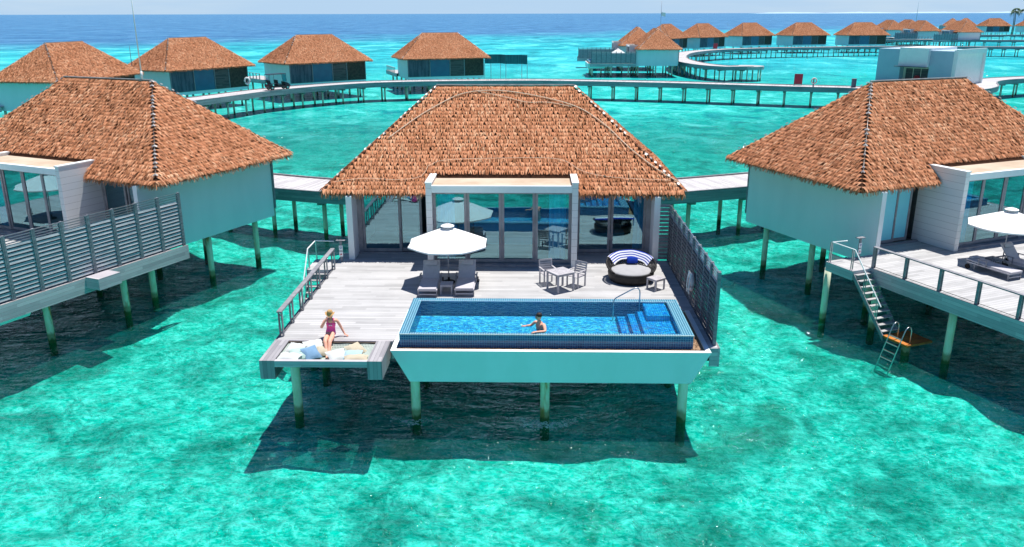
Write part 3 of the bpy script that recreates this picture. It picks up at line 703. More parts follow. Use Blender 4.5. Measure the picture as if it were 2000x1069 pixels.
def make_signpost(label):
    t = thing('safety_signpost', label, 'sign post', (-7.98, 33.0, 0))
    p = MB(); p.box(-8.02, -7.93, 32.96, 33.02, -.1, .92); p.build('post', M['timber'], t)
    p = MB(); p.box(-8.16, -7.79, 32.9, 33.1, .922, .95); p.build('cap', M['timber'], t)
    for z in (.50, .24):
        s = MB(); s.box(-8.055, -7.895, 32.945, 32.955, z, z + .22, b=.003); pl = s.build('sign_plate', M['white_trim'], t)
        if z > .4:
            s = MB(); s.tube([(-7.975 + .045 * cos(a), 32.942, z + .13 + .045 * sin(a)) for a in [i * pi / 6 for i in range(12)]], .006, 5, closed=True); s.tube([(-8.005, 32.942, z + .10), (-7.945, 32.942, z + .16)], .006, 5); s.build('blue_ring_symbol', M['navy'], pl)
        else:
            s = MB(); s.add([(-8.02, 32.943, z + .07), (-7.93, 32.943, z + .07), (-7.975, 32.943, z + .16)], [(0, 1, 2)]); s.build('warning_triangle', M['bright_red'], pl)
    return t

# ------------------------------------------------------------------ furniture
def make_lounger(label, cx, y0, ang=52, group='grey sun loungers on the terraces', rz=0.):
    """foot at y0, head toward +y"""
    t = thing('sun_lounger', label, 'sun lounger', (cx, y0, 0), group)
    w = .68; hy = y0 + 1.25; a = radians(ang)
    f = MB()
    for s in (-1, 1):
        f.box(cx + s * (w / 2) - .02, cx + s * (w / 2) + .02, y0 + .03, y0 + 1.95, .25, .30)
    f.box(cx - w / 2 + .02, cx + w / 2 - .02, y0 + .03, y0 + .08, .25, .30); f.box(cx - w / 2 + .02, cx + w / 2 - .02, y0 + 1.9, y0 + 1.95, .25, .30)
    f.box(cx - w / 2 + .02, cx + w / 2 - .02, y0 + .05, y0 + .08, .10, .14)
    f.build('frame', M['cushion'], t)
    for sx in (-1, 1):
        for yy in (y0 + .06, y0 + 1.55):
            l = MB(); l.box(cx + sx * w / 2 - .02, cx + sx * w / 2 + .02, yy, yy + .04, 0, .25); l.build('leg', M['timber'], t)
        wh = MB(); wh.tube([(cx + sx * (w / 2 + .03), y0 + 1.85, .11), (cx + sx * (w / 2 + .07), y0 + 1.85, .11)], .11, 14); wh.build('wheel', M['rubber'], t)
        ar = MB(); x = cx + sx * (w / 2 + .05); ar.box(x - .025, x + .025, hy - .25, hy + .2, .50, .525); ar.box(x - .015, x + .015, hy - .22, hy - .18, .28, .50); ar.box(x - .015, x + .015, hy + .12, hy + .16, .28, .50)
        ar.build('armrest', M['timber'], t)
    s = MB(); s.box(cx - w / 2 + .01, cx + w / 2 - .01, y0, hy, .302, .36, b=.02); s.build('seat_cushion', M['cushion'], t, smooth=False)
    Lb = .78; s = MB(); s.obox((cx, hy + cos(a) * Lb / 2, .33 + sin(a) * Lb / 2), (w - .03, Lb, .06), rx=a, b=.02); s.build('backrest_cushion', M['cushion'], t)
    s = MB(); s.obox((cx, hy + cos(a) * (Lb - .14) - sin(a) * .07, .33 + sin(a) * (Lb - .14) + cos(a) * .07), (.46, .2, .09), rx=a, b=.035); s.build('head_pillow', M['cushion'], t, smooth=True)
    return t
def make_parasol(label, cx, cy, zE=1.78, zT=2.36, R=1.56, rot=0.30, group='white parasols on the terraces'):
    t = thing('parasol', label, 'parasol', (cx, cy, 0), group)
    p = MB(); p.tube([(cx, cy, .02), (cx, cy, zT)], .022, 10); p.build('pole', M['chairwood'], t, smooth=True)
    p = MB(); p.lathe([(0, 0), (.24, 0), (.24, .05), (.05, .08), (.04, .22), (0, .22)], (cx, cy, .003), 20); p.build('base', M['rubber'], t)
    n = 8; sub = 4; rings = 6; vs = []; fs = []
    for i in range(rings + 1):
        f = i / rings
        for j in range(n * sub):
            q = rot + 2 * pi * j / (n * sub); k = (j % sub) / sub
            edge = cos(pi / n) / cos((k - .5) * 2 * pi / n)      # straight hems between ribs
            edge = 1 - (1 - edge) * 1.15
            sag = .05 * sin(pi * k) * f
            r_ = (.03 + (R - .03) * f) * (edge)
            z = zT - .02 - (zT - zE) * (f ** 1.08) - sag * .6
            vs.append((cx + r_ * cos(q), cy + r_ * sin(q), z))
    m_ = n * sub
    for i in range(rings):
        for j in range(m_): fs.append((i * m_ + j, (i + 1) * m_ + j, (i + 1) * m_ + (j + 1) % m_, i * m_ + (j + 1) % m_))
    c = MB(); c.add(vs, fs)
    # small valance
    k0 = rings * m_
    lo = [(vs[k0 + j][0], vs[k0 + j][1], vs[k0 + j][2] - .05) for j in range(m_)]
    c.add([vs[k0 + j] for j in range(m_)] + lo, [(j, (j + 1) % m_, m_ + (j + 1) % m_, m_ + j) for j in range(m_)])
    can = c.build('canopy', M['canvas'], t)
    v = MB(); v.lathe([(0, .10), (.16, .065), (.27, .015), (.275, .0)], (cx, cy, zT), 8, rot, rot + 2 * pi); v.build('vent_cap', M['canvas'], can)
    v = MB(); v.tube([(cx, cy, zT + .08), (cx, cy, zT + .15)], .02, 8, .008); v.build('finial', M['chairwood'], t)
    for j in range(n):
        q = rot + 2 * pi * j / n; b = MB()
        b.tube([(cx + .03 * cos(q), cy + .03 * sin(q), zT - .06), (cx + (R - .04) * cos(q), cy + (R - .04) * sin(q), zE - .015)], .009, 5); b.build('rib', M['chairwood'], t)
    return t
def make_side_table(label, c, size, h, rz, group=None, mat='chairwood'):
    t = thing('side_table', label, 'side table', (c[0], c[1], 0), group); s = size / 2
    o = MB(); k = 5
    for i in range(k):
        o.obox((c[0], c[1], h - .015), (.001, .001, .001)) if 0 else None
    R_ = Matrix.Rotation(rz, 3, 'Z')
    for i in range(k):
        w = size / k; q = R_ @ Vector(((i + .5) * w - s, 0, 0)); o.obox((c[0] + q.x, c[1] + q.y, h - .015), (w - .012, size, .03), rz)
    o.build('tabletop', M[mat], t)
    a = MB()
    for i in range(4):
        q = Matrix.Rotation(rz + i * pi / 2, 3, 'Z') @ Vector((s - .03, 0, 0)); a.obox((c[0] + q.x, c[1] + q.y, h - .06), (.02, size - .1, .05), rz + i * pi / 2)
    a.build('apron', M[mat], t)
    for sx in (-1, 1):
        for sy in (-1, 1):
            q = R_ @ Vector((sx * (s - .03), sy * (s - .03), 0)); l = MB(); l.obox((c[0] + q.x, c[1] + q.y, (h - .032) / 2), (.05, .05, h - .032), rz); l.build('leg', M[mat], t)
    return t
def make_chair(label, c, rz):
    """armchair, faces local -y"""
    t = thing('armchair', label, 'chair', (c[0], c[1], 0), 'slatted armchairs at the square table')
    T = Matrix.Translation((c[0], c[1], 0)) @ Matrix.Rotation(rz, 4, 'Z')
    def bx(name, boxes, m='chairwood'):
        o = MB()
        for cc, sz, rx in boxes:
            p = T @ Vector(cc); o.obox(p, sz, rz, rx)
        return o.build(name, M[m], t)
    bx('seat', [((0, -.22 + .11 * i, .43), (.50, .095, .022), 0) for i in range(5)])
    bx('backrest', [((0, .25 + .02 * i, .53 + .085 * i), (.46, .018, .062), radians(-10)) for i in range(5)])
    bx('back_frame', [((sx * .25, .285, .67), (.045, .04, .46), radians(-10)) for sx in (-1, 1)] + [((0, .325, .90), (.54, .03, .05), radians(-10))])
    for sx in (-1, 1):
        for y, h in ((-.24, .62), (.24, .45)): bx('leg', [((sx * .25, y, h / 2), (.045, .045, h), 0)])
        bx('armrest', [((sx * .26, 0, .635), (.06, .52, .025), 0)])
    return t
def make_table(label, c, size, h, rz):
    t = thing('dining_table', label, 'table', (c[0], c[1], 0)); R_ = Matrix.Rotation(rz, 3, 'Z'); s = size / 2
    o = MB(); k = 7; w = (size - .14) / k
    for i in range(k):
        q = R_ @ Vector(((i + .5) * w - s + .07, 0, 0)); o.obox((c[0] + q.x, c[1] + q.y, h - .016), (w - .01, size - .14, .026), rz)
    for i in range(4):
        q = Matrix.Rotation(rz + i * pi / 2, 3, 'Z') @ Vector((s - .035, 0, 0)); o.obox((c[0] + q.x, c[1] + q.y, h - .014), (.068, size - (.0 if i % 2 else .14), .03), rz + i * pi / 2)
    o.build('tabletop', M['chairwood'], t)
    a = MB()
    for i in range(4):
        q = Matrix.Rotation(rz + i * pi / 2, 3, 'Z') @ Vector((s - .06, 0, 0)); a.obox((c[0] + q.x, c[1] + q.y, h - .07), (.022, size - .16, .07), rz + i * pi / 2)
    a.build('apron', M['chairwood'], t)
    for sx in (-1, 1):
        for sy in (-1, 1):
            q = R_ @ Vector((sx * (s - .05), sy * (s - .05), 0)); l = MB(); l.obox((c[0] + q.x, c[1] + q.y, (h - .035) / 2), (.06, .06, h - .035), rz); l.build('leg', M['chairwood'], t)
    return t
def make_daybed(cx=3.93, cy=30.72):
    t = thing('round_daybed', 'round black wicker daybed with pale mattress in front of the right windows', 'daybed', (cx, cy, 0)); R = .90
    b = MB(); b.lathe([(R - .16, 0), (R - .10, .02), (R - .02, .16), (R, .32), (R - .01, .40), (R - .08, .41), (R - .1, .3)], (cx, cy, 0), 48); b.build('base', M['wicker'], t, smooth=False)
    m_ = MB(); m_.lathe([(0, .455), (R - .22, .455), (R - .12, .44), (R - .085, .40), (R - .1, .3)], (cx, cy, 0), 48); m_.build('mattress', M['mattress'], t, smooth=True)
    # openwork back: crossing canes, high at the rear and sweeping down at the arms
    def top(q):   # q measured from +y
        return .42 + .50 * max(0., cos(q * .62)) ** 1.3
    bk = MB(); n = 44; a_ = radians(128)
    def P(q, f):
        z = .36 + (top(q) - .36) * f; r_ = R - .20 + .26 * f; return (cx + r_ * sin(q), cy + r_ * cos(q), z)
    for i in range(n):
        for sgn in (-1, 1):
            q = -a_ + 2 * a_ * (i + .5) / n; pts = []
            for k in range(7):
                qq = q + sgn * (k / 6 - .5) * .42
                if abs(qq) <= a_: pts.append(P(qq, k / 6))
            if len(pts) > 2: bk.tube(pts, .014, 4)
    for f in (.33, .66):
        bk.tube([P(-a_ + 2 * a_ * i / 30, f) for i in range(31)], .016, 5)
    bk.build('openwork_back', M['wicker'], t)
    rm = MB(); rm.tube([P(-a_ + 2 * a_ * i / 40, 1.) for i in range(41)], .035, 8); rm.build('back_rim', M['wicker'], t, smooth=True)
    tw = MB(); vs = []; fs = []; uv = []; ni, nj = 26, 10; a2 = radians(66)
    for i in range(ni + 1):
        q = -a2 + 2 * a2 * i / ni + .05
        for j in range(nj + 1):
            f = j / nj
            if f < .22: k = f / .22; p = P(q, 1.); ro = R + .16 - .12 * k; z = top(q) + .045 - .10 * (1 - k) ** 2
            else:
                k = (f - .22) / .78; ro = R + .04 - .25 * k; z = top(q) + .05 - .30 * k + .008 * sin(q * 9)
            vs.append((cx + ro * sin(q), cy + ro * cos(q), z))
    for i in range(ni):
        for j in range(nj):
            a = i * (nj + 1) + j; fs.append((a, a + 1, a + nj + 2, a + nj + 1)); uv.append([(i / ni, j / nj), (i / ni, (j + 1) / nj), ((i + 1) / ni, (j + 1) / nj), ((i + 1) / ni, j / nj)])
    tw.add(vs, fs, uv)
    tw.build('beach_towel', M['towel'], None, True, base=(cx, cy + R, .9), label='blue and white striped towel draped over the wicker daybed back', category='towel')
    pl = MB(); pl.obox((cx + .12, cy + .62, .62), (.44, .14, .26), 0, radians(-28), b=.06)
    pl.build('scatter_pillow', M['navy'], None, True, base=(cx + .12, cy + .6, .6), label='small royal blue pillow leaning on the daybed back', category='pillow')
    return t
def cushion(name, label, c, size, mat, rz=0, tilt=0, th=.16, group='loose pillows on the hammock net', puff=1.):
    n = 8; vs = []; fs = []
    T = Matrix.Translation(c) @ Matrix.Rotation(rz, 4, 'Z') @ Matrix.Rotation(tilt, 4, 'X')
    for s in (1, -1):
        for i in range(n + 1):
            for j in range(n + 1):
                u, v = i / n * 2 - 1, j / n * 2 - 1
                h = (max(0, (1 - u * u)) * max(0, (1 - v * v))) ** .45 * th / 2
                pin = 1 - .10 * (1 - abs(u * v)) * (abs(u) ** 6 + abs(v) ** 6)
                wr = .012 * sin(u * 7 + c[0] * 9) * sin(v * 6)
                vs.append(T @ Vector((u * size[0] / 2 * pin, v * size[1] / 2 * pin, s * (h + wr * (h > 0.01)))))
    o = (n + 1) ** 2
    for s in range(2):
        for i in range(n):
            for j in range(n):
                a = s * o + i * (n + 1) + j; q = (a, a + n + 1, a + n + 2, a + 1); fs.append(q if s == 0 else q[::-1])
    mb = MB(); mb.add(vs, fs)
    return mb.build(name, mat, None, True, base=c, label=label, category='pillow', group=group)
# ------------------------------------------------------------------ boardwalks
def catmull(P, step):
    pts = []
    Q = [P[0]] + list(P) + [P[-1]]
    for i in range(1, len(Q) - 2):
        p0, p1, p2, p3 = [Vector((q[0], q[1])) for q in Q[i - 1:i + 3]]; n = max(2, int((p2 - p1).length / step))
        for k in range(n):
            t = k / n; pts.append(.5 * ((2 * p1) + (p2 - p0) * t + (2 * p0 - 5 * p1 + 4 * p2 - p3) * t * t + (3 * p1 - p0 - 3 * p2 + p3) * t ** 3))
    pts.append(Vector(P[-1][:2])); return pts
def boardwalk(label, P, width=3.8, closed=False, bent=3.6, depth=.62, cat='boardwalk', step=2.2, z=0.):
    pts = catmull(P, step); n = len(pts); h = width / 2
    t = thing('boardwalk', label, cat, (pts[0].x, pts[0].y, z), 'plank boardwalks on piles')
    nor = []; s = [0.]
    for i in range(n):
        a = pts[(i - 1) % n] if closed else pts[max(0, i - 1)]; b = pts[(i + 1) % n] if closed else pts[min(n - 1, i + 1)]
        d = (b - a).normalized(); nor.append(Vector((-d.y, d.x)))
        if i: s.append(s[-1] + (pts[i] - pts[i - 1]).length)
    m_ = n if closed else n - 1
    d = MB(); ff = {1: MB(), -1: MB()}; u = MB(); kk = {1: MB(), -1: MB()}
    for i in range(m_):
        j = (i + 1) % n; s1 = s[j] if j else s[-1] + (pts[0] - pts[-1]).length
        A, B = pts[i] + nor[i] * h, pts[j] + nor[j] * h; Cc, D = pts[i] - nor[i] * h, pts[j] - nor[j] * h
        d.add([(A.x, A.y, z), (B.x, B.y, z), (D.x, D.y, z), (Cc.x, Cc.y, z)], [(0, 3, 2, 1)], [[(s[i], h), (s[i], -h), (s1, -h), (s1, h)]])
        for sg in (1, -1):
            f = ff[sg]; k = kk[sg]
            o1, o2 = pts[i] + nor[i] * sg * (h + .05), pts[j] + nor[j] * sg * (h + .05); i1, i2 = pts[i] + nor[i] * sg * h, pts[j] + nor[j] * sg * h
            f.add([(o1.x, o1.y, z + .02), (o2.x, o2.y, z + .02), (o2.x, o2.y, z - depth), (o1.x, o1.y, z - depth)], [(0, 1, 2, 3)], [[(s[i], 0), (s1, 0), (s1, -depth), (s[i], -depth)]])
            k.add([(p.x, p.y, zz) for zz in (z + .02, z + .09) for p in (pts[i] + nor[i] * sg * (h - .10), pts[j] + nor[j] * sg * (h - .10), o2, o1)], [(4, 5, 6, 7), (0, 1, 5, 4), (2, 3, 7, 6), (3, 2, 1, 0)])
        u.add([(A.x, A.y, z - depth + .05), (B.x, B.y, z - depth + .05), (D.x, D.y, z - depth + .05), (Cc.x, Cc.y, z - depth + .05)], [(0, 1, 2, 3)])
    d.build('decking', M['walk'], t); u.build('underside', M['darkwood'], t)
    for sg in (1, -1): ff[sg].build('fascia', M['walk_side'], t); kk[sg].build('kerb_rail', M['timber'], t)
    # bents: cap beam on two piles
    L_ = s[-1]; q = bent * .5; i = 0; caps = MB(); cnt = 0; loc = []
    while q < L_:
        while i < n - 2 and s[i + 1] < q: i += 1
        f_ = (q - s[i]) / max(1e-6, s[i + 1] - s[i]); p = pts[i].lerp(pts[i + 1], f_); nn = nor[i].lerp(nor[i + 1], f_).normalized(); loc.append((p, nn)); q += bent
    for p, nn in loc:
        caps = MB(); caps.obox((p.x, p.y, z - depth - .09), (width * .8, .38, .28), atan2(nn.y, nn.x)); caps.build('cap_beam', M['concrete_cap'], t)
    piles = [(p + nn * sg * width * .27) for p, nn in loc for sg in (1, -1)]
    return t, piles, z - depth - .2
def walk_piles(t, piles, top, r=.13, keep=96):
    for k, p in enumerate(piles[:keep]):
        mb = MB(); mb.tube([(p.x, p.y, top), (p.x, p.y, WZ - 1.7)], r, 9); mb.build('pile', M['pile'], t, smooth=True)
    if len(piles) > keep:
        mb = MB()
        for p in piles[keep:]: mb.tube([(p.x, p.y, top), (p.x, p.y, WZ - 1.7)], r, 9)
        mb.build('pile', M['pile'], t, smooth=True, kind='stuff')
M['concrete_cap'] = simple('cap_concrete', (.24, .30, .28), (.16, .21, .20), .8, .2, scale=3)

ring = [(-44, 94), (-43.2, 88), (-42.5, 80), (-39, 71), (-31.5, 61.5), (-22.5, 53.6), (-14.6, 49.6), (-8, 47.9), (-1.2, 47.2), (5.5, 48.1), (11.5, 50.1), (19, 53.6), (27, 59), (34, 66.5), (39.5, 77), (42.5, 90), (44.5, 104), (46.5, 114)]
far = [(-44, 94), (-42.6, 99), (-40.3, 104.5), (-36.6, 113.8), (-30.8, 121.9), (-24.2, 127.5), (-14.2, 130.4), (-3, 131.4), (5, 130.9), (19.5, 127.3), (28.5, 123.9), (36.6, 120.7), (44, 118.4), (50, 115.), (57, 114.), (63.5, 119.5), (69.5, 130), (80, 136.6), (110, 148), (150, 158)]
t, pl, tp = boardwalk('curved plank boardwalk passing close behind the three nearest villas', ring, closed=False); walk_piles(t, pl, tp)
t, pl, tp = boardwalk('long grey boardwalk crossing the lagoon behind the middle thatched roof', far); walk_piles(t, pl, tp, keep=100)
loop = [(42.2, 167.), (38.4, 165.6), (35.4, 170.5), (33.6, 181), (33.8, 195), (36.3, 210), (41.5, 226), (52, 242), (68, 252.8), (87, 258.9), (107, 264), (128, 262), (160, 256), (215, 246)]
t, pl, tp = boardwalk('far boardwalk bending round to a rounded end platform before a row of villas', loop, 4.2, step=3.); walk_piles(t, pl, tp, keep=100)
t, pl, tp = boardwalk('most distant boardwalk in front of the last two villas at the right edge', [(128, 330), (150, 329), (170, 322), (200, 318), (250, 312)], 4., step=8, bent=5.); walk_piles(t, pl, tp)
t, pl, tp = boardwalk('thin distant boardwalk below the last row of roofs at the right edge', [(165, 385), (200, 392), (240, 400), (300, 405)], 4., step=12, bent=6.); walk_piles(t, pl, tp)
pm = MB(); pm.lathe([(0, .003), (3.2, .003), (3.2, -.6)], (42.5, 167.2, 0), 32)
p0 = pm.build('round_jetty_end', M['deck'], None, base=(42.5, 167.2, 0), label='rounded plank platform closing the far boardwalk end', category='jetty platform')
for i in range(7):
    a = i * 2 * pi / 7; mb = MB(); mb.tube([(42.5 + 2.7 * cos(a), 167.2 + 2.7 * sin(a), -.5), (42.5 + 2.7 * cos(a), 167.2 + 2.7 * sin(a), WZ - 1.7)], .14, 8); mb.build('pile', M['pile'], p0, smooth=True)

# ------------------------------------------------------------------ villas
FR = {'M': ((PIV[0], PIV[1]), 0), 'R': ((20.8, 37.25), 23.8), 'L': ((-23.4, 38.05), -23.2)}
def back_frame(A, th, mx=1):
    t_ = radians(th); mid = (A[0] + 7.57 * cos(t_), A[1] + 7.57 * sin(t_)); o = (mid[0] - 9.14 * sin(t_), mid[1] + 9.14 * cos(t_))
    return (o, th - 180, mx)
FR['f1'] = back_frame((-52.05, 91.0), 80); FR['f2'] = back_frame((-48.04, 109.41), 60); FR['f3'] = back_frame((-36.8, 125.0), 42); FR['f4'] = back_frame((-21.2, 138.2), 20)
FR['gB'] = back_frame((39.78, 246.6), 57); FR['gC'] = back_frame((50.84, 258.9), 44); FR['gD'] = back_frame((67.4, 275.2), 31); FR['gE'] = back_frame((84.9, 280.3), 20); FR['gF'] = back_frame((103.6, 282.4), 9)
FR['hA'] = back_frame((243, 463.6), 7); FR['hB'] = back_frame((266, 468), 4)
FR['A'] = ((21.8, 182.5), -90); FR['B'] = ((20.5, 203), -92)
FR['C'] = ((160, 331.5), -86); FR['D'] = ((154.5, 353), -86); FR['E'] = ((152, 378), -84); FR['F'] = ((166, 392), -84); FR['G'] = ((222, 468), -110); FR['H'] = ((238, 486), -130)
VL = {'M': 'middle thatched villa standing straight behind the blue pool', 'R': 'big villa at the right with blank pale side wall and stairs down to the sea', 'L': 'big villa at the left behind the long slatted fence',
 'f1': 'thatched villa at the left edge, its pale green wall behind the near left roof', 'f2': 'thatched villa with dark entrance panels left of the black golf cart', 'f3': 'thatched villa directly behind the parked black golf cart', 'f4': 'thatched villa nearest the raised teal fence, above the middle roof',
 'A': 'far villa with blank turquoise wall and a slatted terrace facing left', 'B': 'far villa whose roof peeks out just behind the turquoise-walled one', 'gB': 'far villa half hidden behind the turquoise-walled one, beside the flagpole',
 'gC': 'far villa next to the half hidden one, ahead of the small red panel', 'gD': 'far villa right behind the small red panel on the far boardwalk', 'gE': 'far villa between the red panel villa and the last of the row', 'gF': 'last far villa of the curved row, left of the distant cluster',
 'C': 'distant clustered villa with the turquoise side wall', 'D': 'distant clustered villa just left of the turquoise side wall', 'E': 'second distant clustered villa left of the turquoise side wall', 'F': 'leftmost distant villa of the cluster over the white service building',
 'G': 'distant villa whose faded grey roof shows behind the cluster', 'H': 'distant villa with pale weathered roof at the cluster right', 'hA': 'distant villa left of the palm trees', 'hB': 'distant villa cut by the right edge below the palms'}
villa = make_villa(VL['M'])
vbare = copy_tree(villa)     # piles come after so that near and far villas share one source
add_piles(villa, VPILES)
place(vbare, FR['R'], VL['R'])
add_piles_src = [c for c in villa.children if c.name.startswith('pile')]
for c in add_piles_src: k = c.copy(); C.objects.link(k); k.parent = vbare
# right villa has frosted side glazing
def kids(o):
    r_ = list(o.children)
    for c in o.children: r_ += kids(c)
    return r_
for c in kids(vbare):
    if c.name.startswith('pane') and c.parent.name.startswith('sliding_door'):
        xs = [v.co.x for v in c.data.vertices]; ys = [v.co.y for v in c.data.vertices]
        if max(xs) < -3.2: c.data = c.data.copy(); c.data.materials[0] = M['frosted']
for k in VL:
    if k in 'MR': continue
    dup(villa, FR[k], VL[k])

ter = make_terrace('pale plank terrace of the middle villa with two people at its front')
terR = make_terrace('plank terrace of the right villa with the parasol cut by the frame', xl=-9.34); place(terR, FR['R'])
terL = make_terrace('plank terrace of the left villa behind the long slatted fence', xr=6.95, yb=34.3); 
mbx = MB(); mbx.box(7.02, 7.75, 28.9, 29.95, -.42, .05); mbx.build('pump_box', M['fascia_y'], terL); place(terL, FR['L'])
pool = make_pool('blue mosaic pool in a mint trough with a man standing in it')
dup(pool, FR['R'], 'plunge pool of the right villa beyond the frame edge'); poolL = dup(pool, FR['L'], 'mint trough pool of the left villa, only its end in view')
poolL.location = W(FR['L'], (1.7, 25.4, 0)); 
fen = make_fence('tall slatted fence along the right side of the middle terrace')
fenL = make_fence('long slatted fence with steel top rails on the left villa terrace', x=6.88, ya=22.5, yb=34.2, ret=False, n=10); place(fenL, FR['L'])
rail = make_rail('wooden railing beside the seated woman')
railR = make_rail('wooden railing along the right villa terrace above the dark water', x=-9.26, ya=22.2); place(railR, FR['R'])
st = make_stair('stairway behind the middle terrace railing with white handrail'); stR = make_stair('stairway down to the orange bathing platform', x=-9.26); place(stR, FR['R'])
sg = make_signpost('post with two small warning signs by the middle villa corner')
sgR = dup(sg, FR['R'], 'post with two small warning signs above the orange platform stairs'); sgR.location = W(FR['R'], (-8.9, 33.1, 0))

# far terraces
for k, nm in (('f1', 'left edge villa'), ('f2', 'villa left of the golf cart'), ('f3', 'villa behind the golf cart'), ('f4', 'villa by the raised teal fence')):
    fr_ = (FR[k][0], FR[k][1], -1)
    dup(ter, fr_, 'plank terrace on the seaward side of the ' + nm); dup(rail, fr_, 'wooden railing on the seaward terrace of the ' + nm)
    dup(fen, fr_, 'slatted fence on the seaward terrace of the ' + nm)
fr_ = (FR['A'][0], FR['A'][1], 1)
dup(ter, fr_, 'far terrace of the turquoise-walled villa'); dup(fen, fr_, 'slatted fence of the far turquoise-walled villa'); dup(rail, fr_, 'railing at the back of the far turquoise-walled villa terrace')
dup(pool, fr_, 'far pool trough of the turquoise-walled villa')
for k, nm in (('B', 'villa just behind the turquoise-walled one'), ('C', 'distant clustered villa with the turquoise wall'), ('D', 'distant clustered villa left of the turquoise wall'), ('E', 'second distant villa left of the turquoise wall'), ('F', 'leftmost distant clustered villa')):
    dup(ter, FR[k], 'distant plank terrace of the ' + nm); dup(fen, FR[k], 'distant slatted fence of the ' + nm); dup(rail, FR[k], 'distant railing of the ' + nm)

# ------------------------------------------------------------------ hammock frame
t = thing('hammock_platform', 'timber frame with a rope net where the woman rests her feet', 'hammock platform', (-6.3, 23.4, 0))
for a, b in ((-8.2, -7.74), (-4.92, -4.47)):
    s = MB(); s.box(a, b, 22.62, 24.25, -.60, .006); s.build('side_beam', M['beam_y'], t)
s = MB(); s.box(-7.737, -4.923, 22.62, 22.76, -.20, -.002); s.build('front_beam', M['fascia'], t)
s = MB(); s.box(-7.737, -4.923, 24.17, 24.255, -.22, -.03); s.build('rear_beam', M['darkwood'], t)
s = MB(); nx, ny = 30, 14; vs = []; fs = []
def netz(x, y):
    u = (x + 7.737) / 2.814; v = (y - 22.76) / 1.41; return -.07 - .22 * (4 * u * (1 - u)) ** .5 * (4 * max(0, v) * max(0, 1 - v)) ** .5 + .012 * sin(x * 11) * sin(y * 9)
for i in range(nx + 1):
    for j in range(ny + 1):
        x = -7.737 + 2.814 * i / nx; y = 22.76 + 1.41 * j / ny; vs.append((x, y, netz(x, y)))
for i in range(nx):
    for j in range(ny): a = i * (ny + 1) + j; fs.append((a, a + ny + 1, a + ny + 2, a + 1))
s.add(vs, fs); s.build('rope_net', M['net'], t, smooth=True)
add_piles(t, [(-7.72, 24.55)], -.55, .15)
wh = simple('white_pillow', (.60, .62, .62), (.55, .57, .56), .95, .05); mt = simple('mint_pillow', (.42, .56, .52), (.38, .51, .47), .95, .05)
bl = simple('sky_blue_pillow', (.19, .32, .47), (.16, .28, .42), .95, .05); cr_ = simple('cream_pillow', (.52, .46, .35), (.46, .40, .30), .95, .05); lb = simple('pale_blue_pillow', (.40, .55, .64), (.35, .50, .60), .95, .05)
for lab, x, y, dz, sz, mt_, rz, ti in (
    ('white pillow leaning on the deck edge just left of the woman', -6.88, 24.0, .12, (.55, .45), wh, .5, .5),
    ('large mint pillow at the left of the hammock net', -7.15, 23.45, .14, (.62, .55), mt, .3, .2),
    ('white pillow tucked in the upper left net corner', -7.42, 23.75, .12, (.52, .48), wh, -.3, .3),
    ('white pillow at the front left corner of the net', -7.42, 23.05, .12, (.62, .42), wh, -.15, .1),
    ('sky blue pillow turned on its corner left of the feet', -6.83, 23.45, .19, (.46, .46), bl, .75, .55),
    ('cream pillow behind the woman\'s calves', -6.52, 23.75, .12, (.46, .42), cr_, .1, .3),
    ('white pillow right of the woman\'s feet', -6.00, 23.40, .14, (.55, .48), wh, .6, .35),
    ('cream patterned pillow against the deck edge at the right', -5.50, 23.78, .14, (.50, .46), cr_, .9, .4),
    ('pale blue pillow in front of the cream patterned one', -5.52, 23.42, .12, (.52, .38), lb, .1, .3),
    ('cream pillow lying flat at the front right of the net', -5.35, 23.05, .11, (.66, .38), cr_, .12, .05)):
    cushion('scatter_pillow', lab, (x, y, netz(x, y) + dz), (sz[0] * 1.15, sz[1] * 1.15), mt_, rz, ti, th=.20)

# ------------------------------------------------------------------ furniture, middle villa
make_lounger('left grey lounger under the middle parasol', -3.80, 28.42)
make_lounger('right grey lounger under the middle parasol, its foot in sun', -2.44, 28.52)
make_side_table('small grey table between the two loungers of the middle terrace', (-3.13, 28.98), .46, .40, 0, 'low side tables')
make_parasol('open white parasol over the two middle loungers', -3.18, 30.28, zE=1.62, zT=2.26, R=1.60, rot=.42)
make_table('square weathered table between the two armchairs', (1.13, 29.47), .80, .74, radians(33))
make_chair('slatted armchair left of the square table', (.68, 30.15), radians(20))
make_chair('slatted armchair right of the square table', (1.75, 29.92), radians(-38))
make_daybed()
make_side_table('low square wooden table in front of the wicker daybed', (4.75, 29.62), .50, .45, radians(38), 'low side tables')
# lifebuoy hanging inside the fence
t = thing('lifebuoy', 'faded ring buoy with white cord hanging on the middle terrace fence', 'lifebuoy', (5.66, 27.45, 1.0))
s = MB(); s.tube([(5.64, 27.45 + .22 * cos(a), 1.0 + .26 * sin(a)) for a in [i * pi / 12 for i in range(24)]], .075, 10, closed=True); s.build('ring', M['lifebuoy'], t, smooth=True)
s = MB(); rr = random.Random(4)
for k in range(5):
    y_ = 27.2 + k * .11; s.tube(bz((5.58, y_, 1.36), (5.50 - rr.random() * .08, y_ + rr.uniform(-.1, .1), .9), (5.56, y_ + .1, .52 + rr.random() * .2), 7), .016, 5)
s.build('cord', M['canvas'], t)
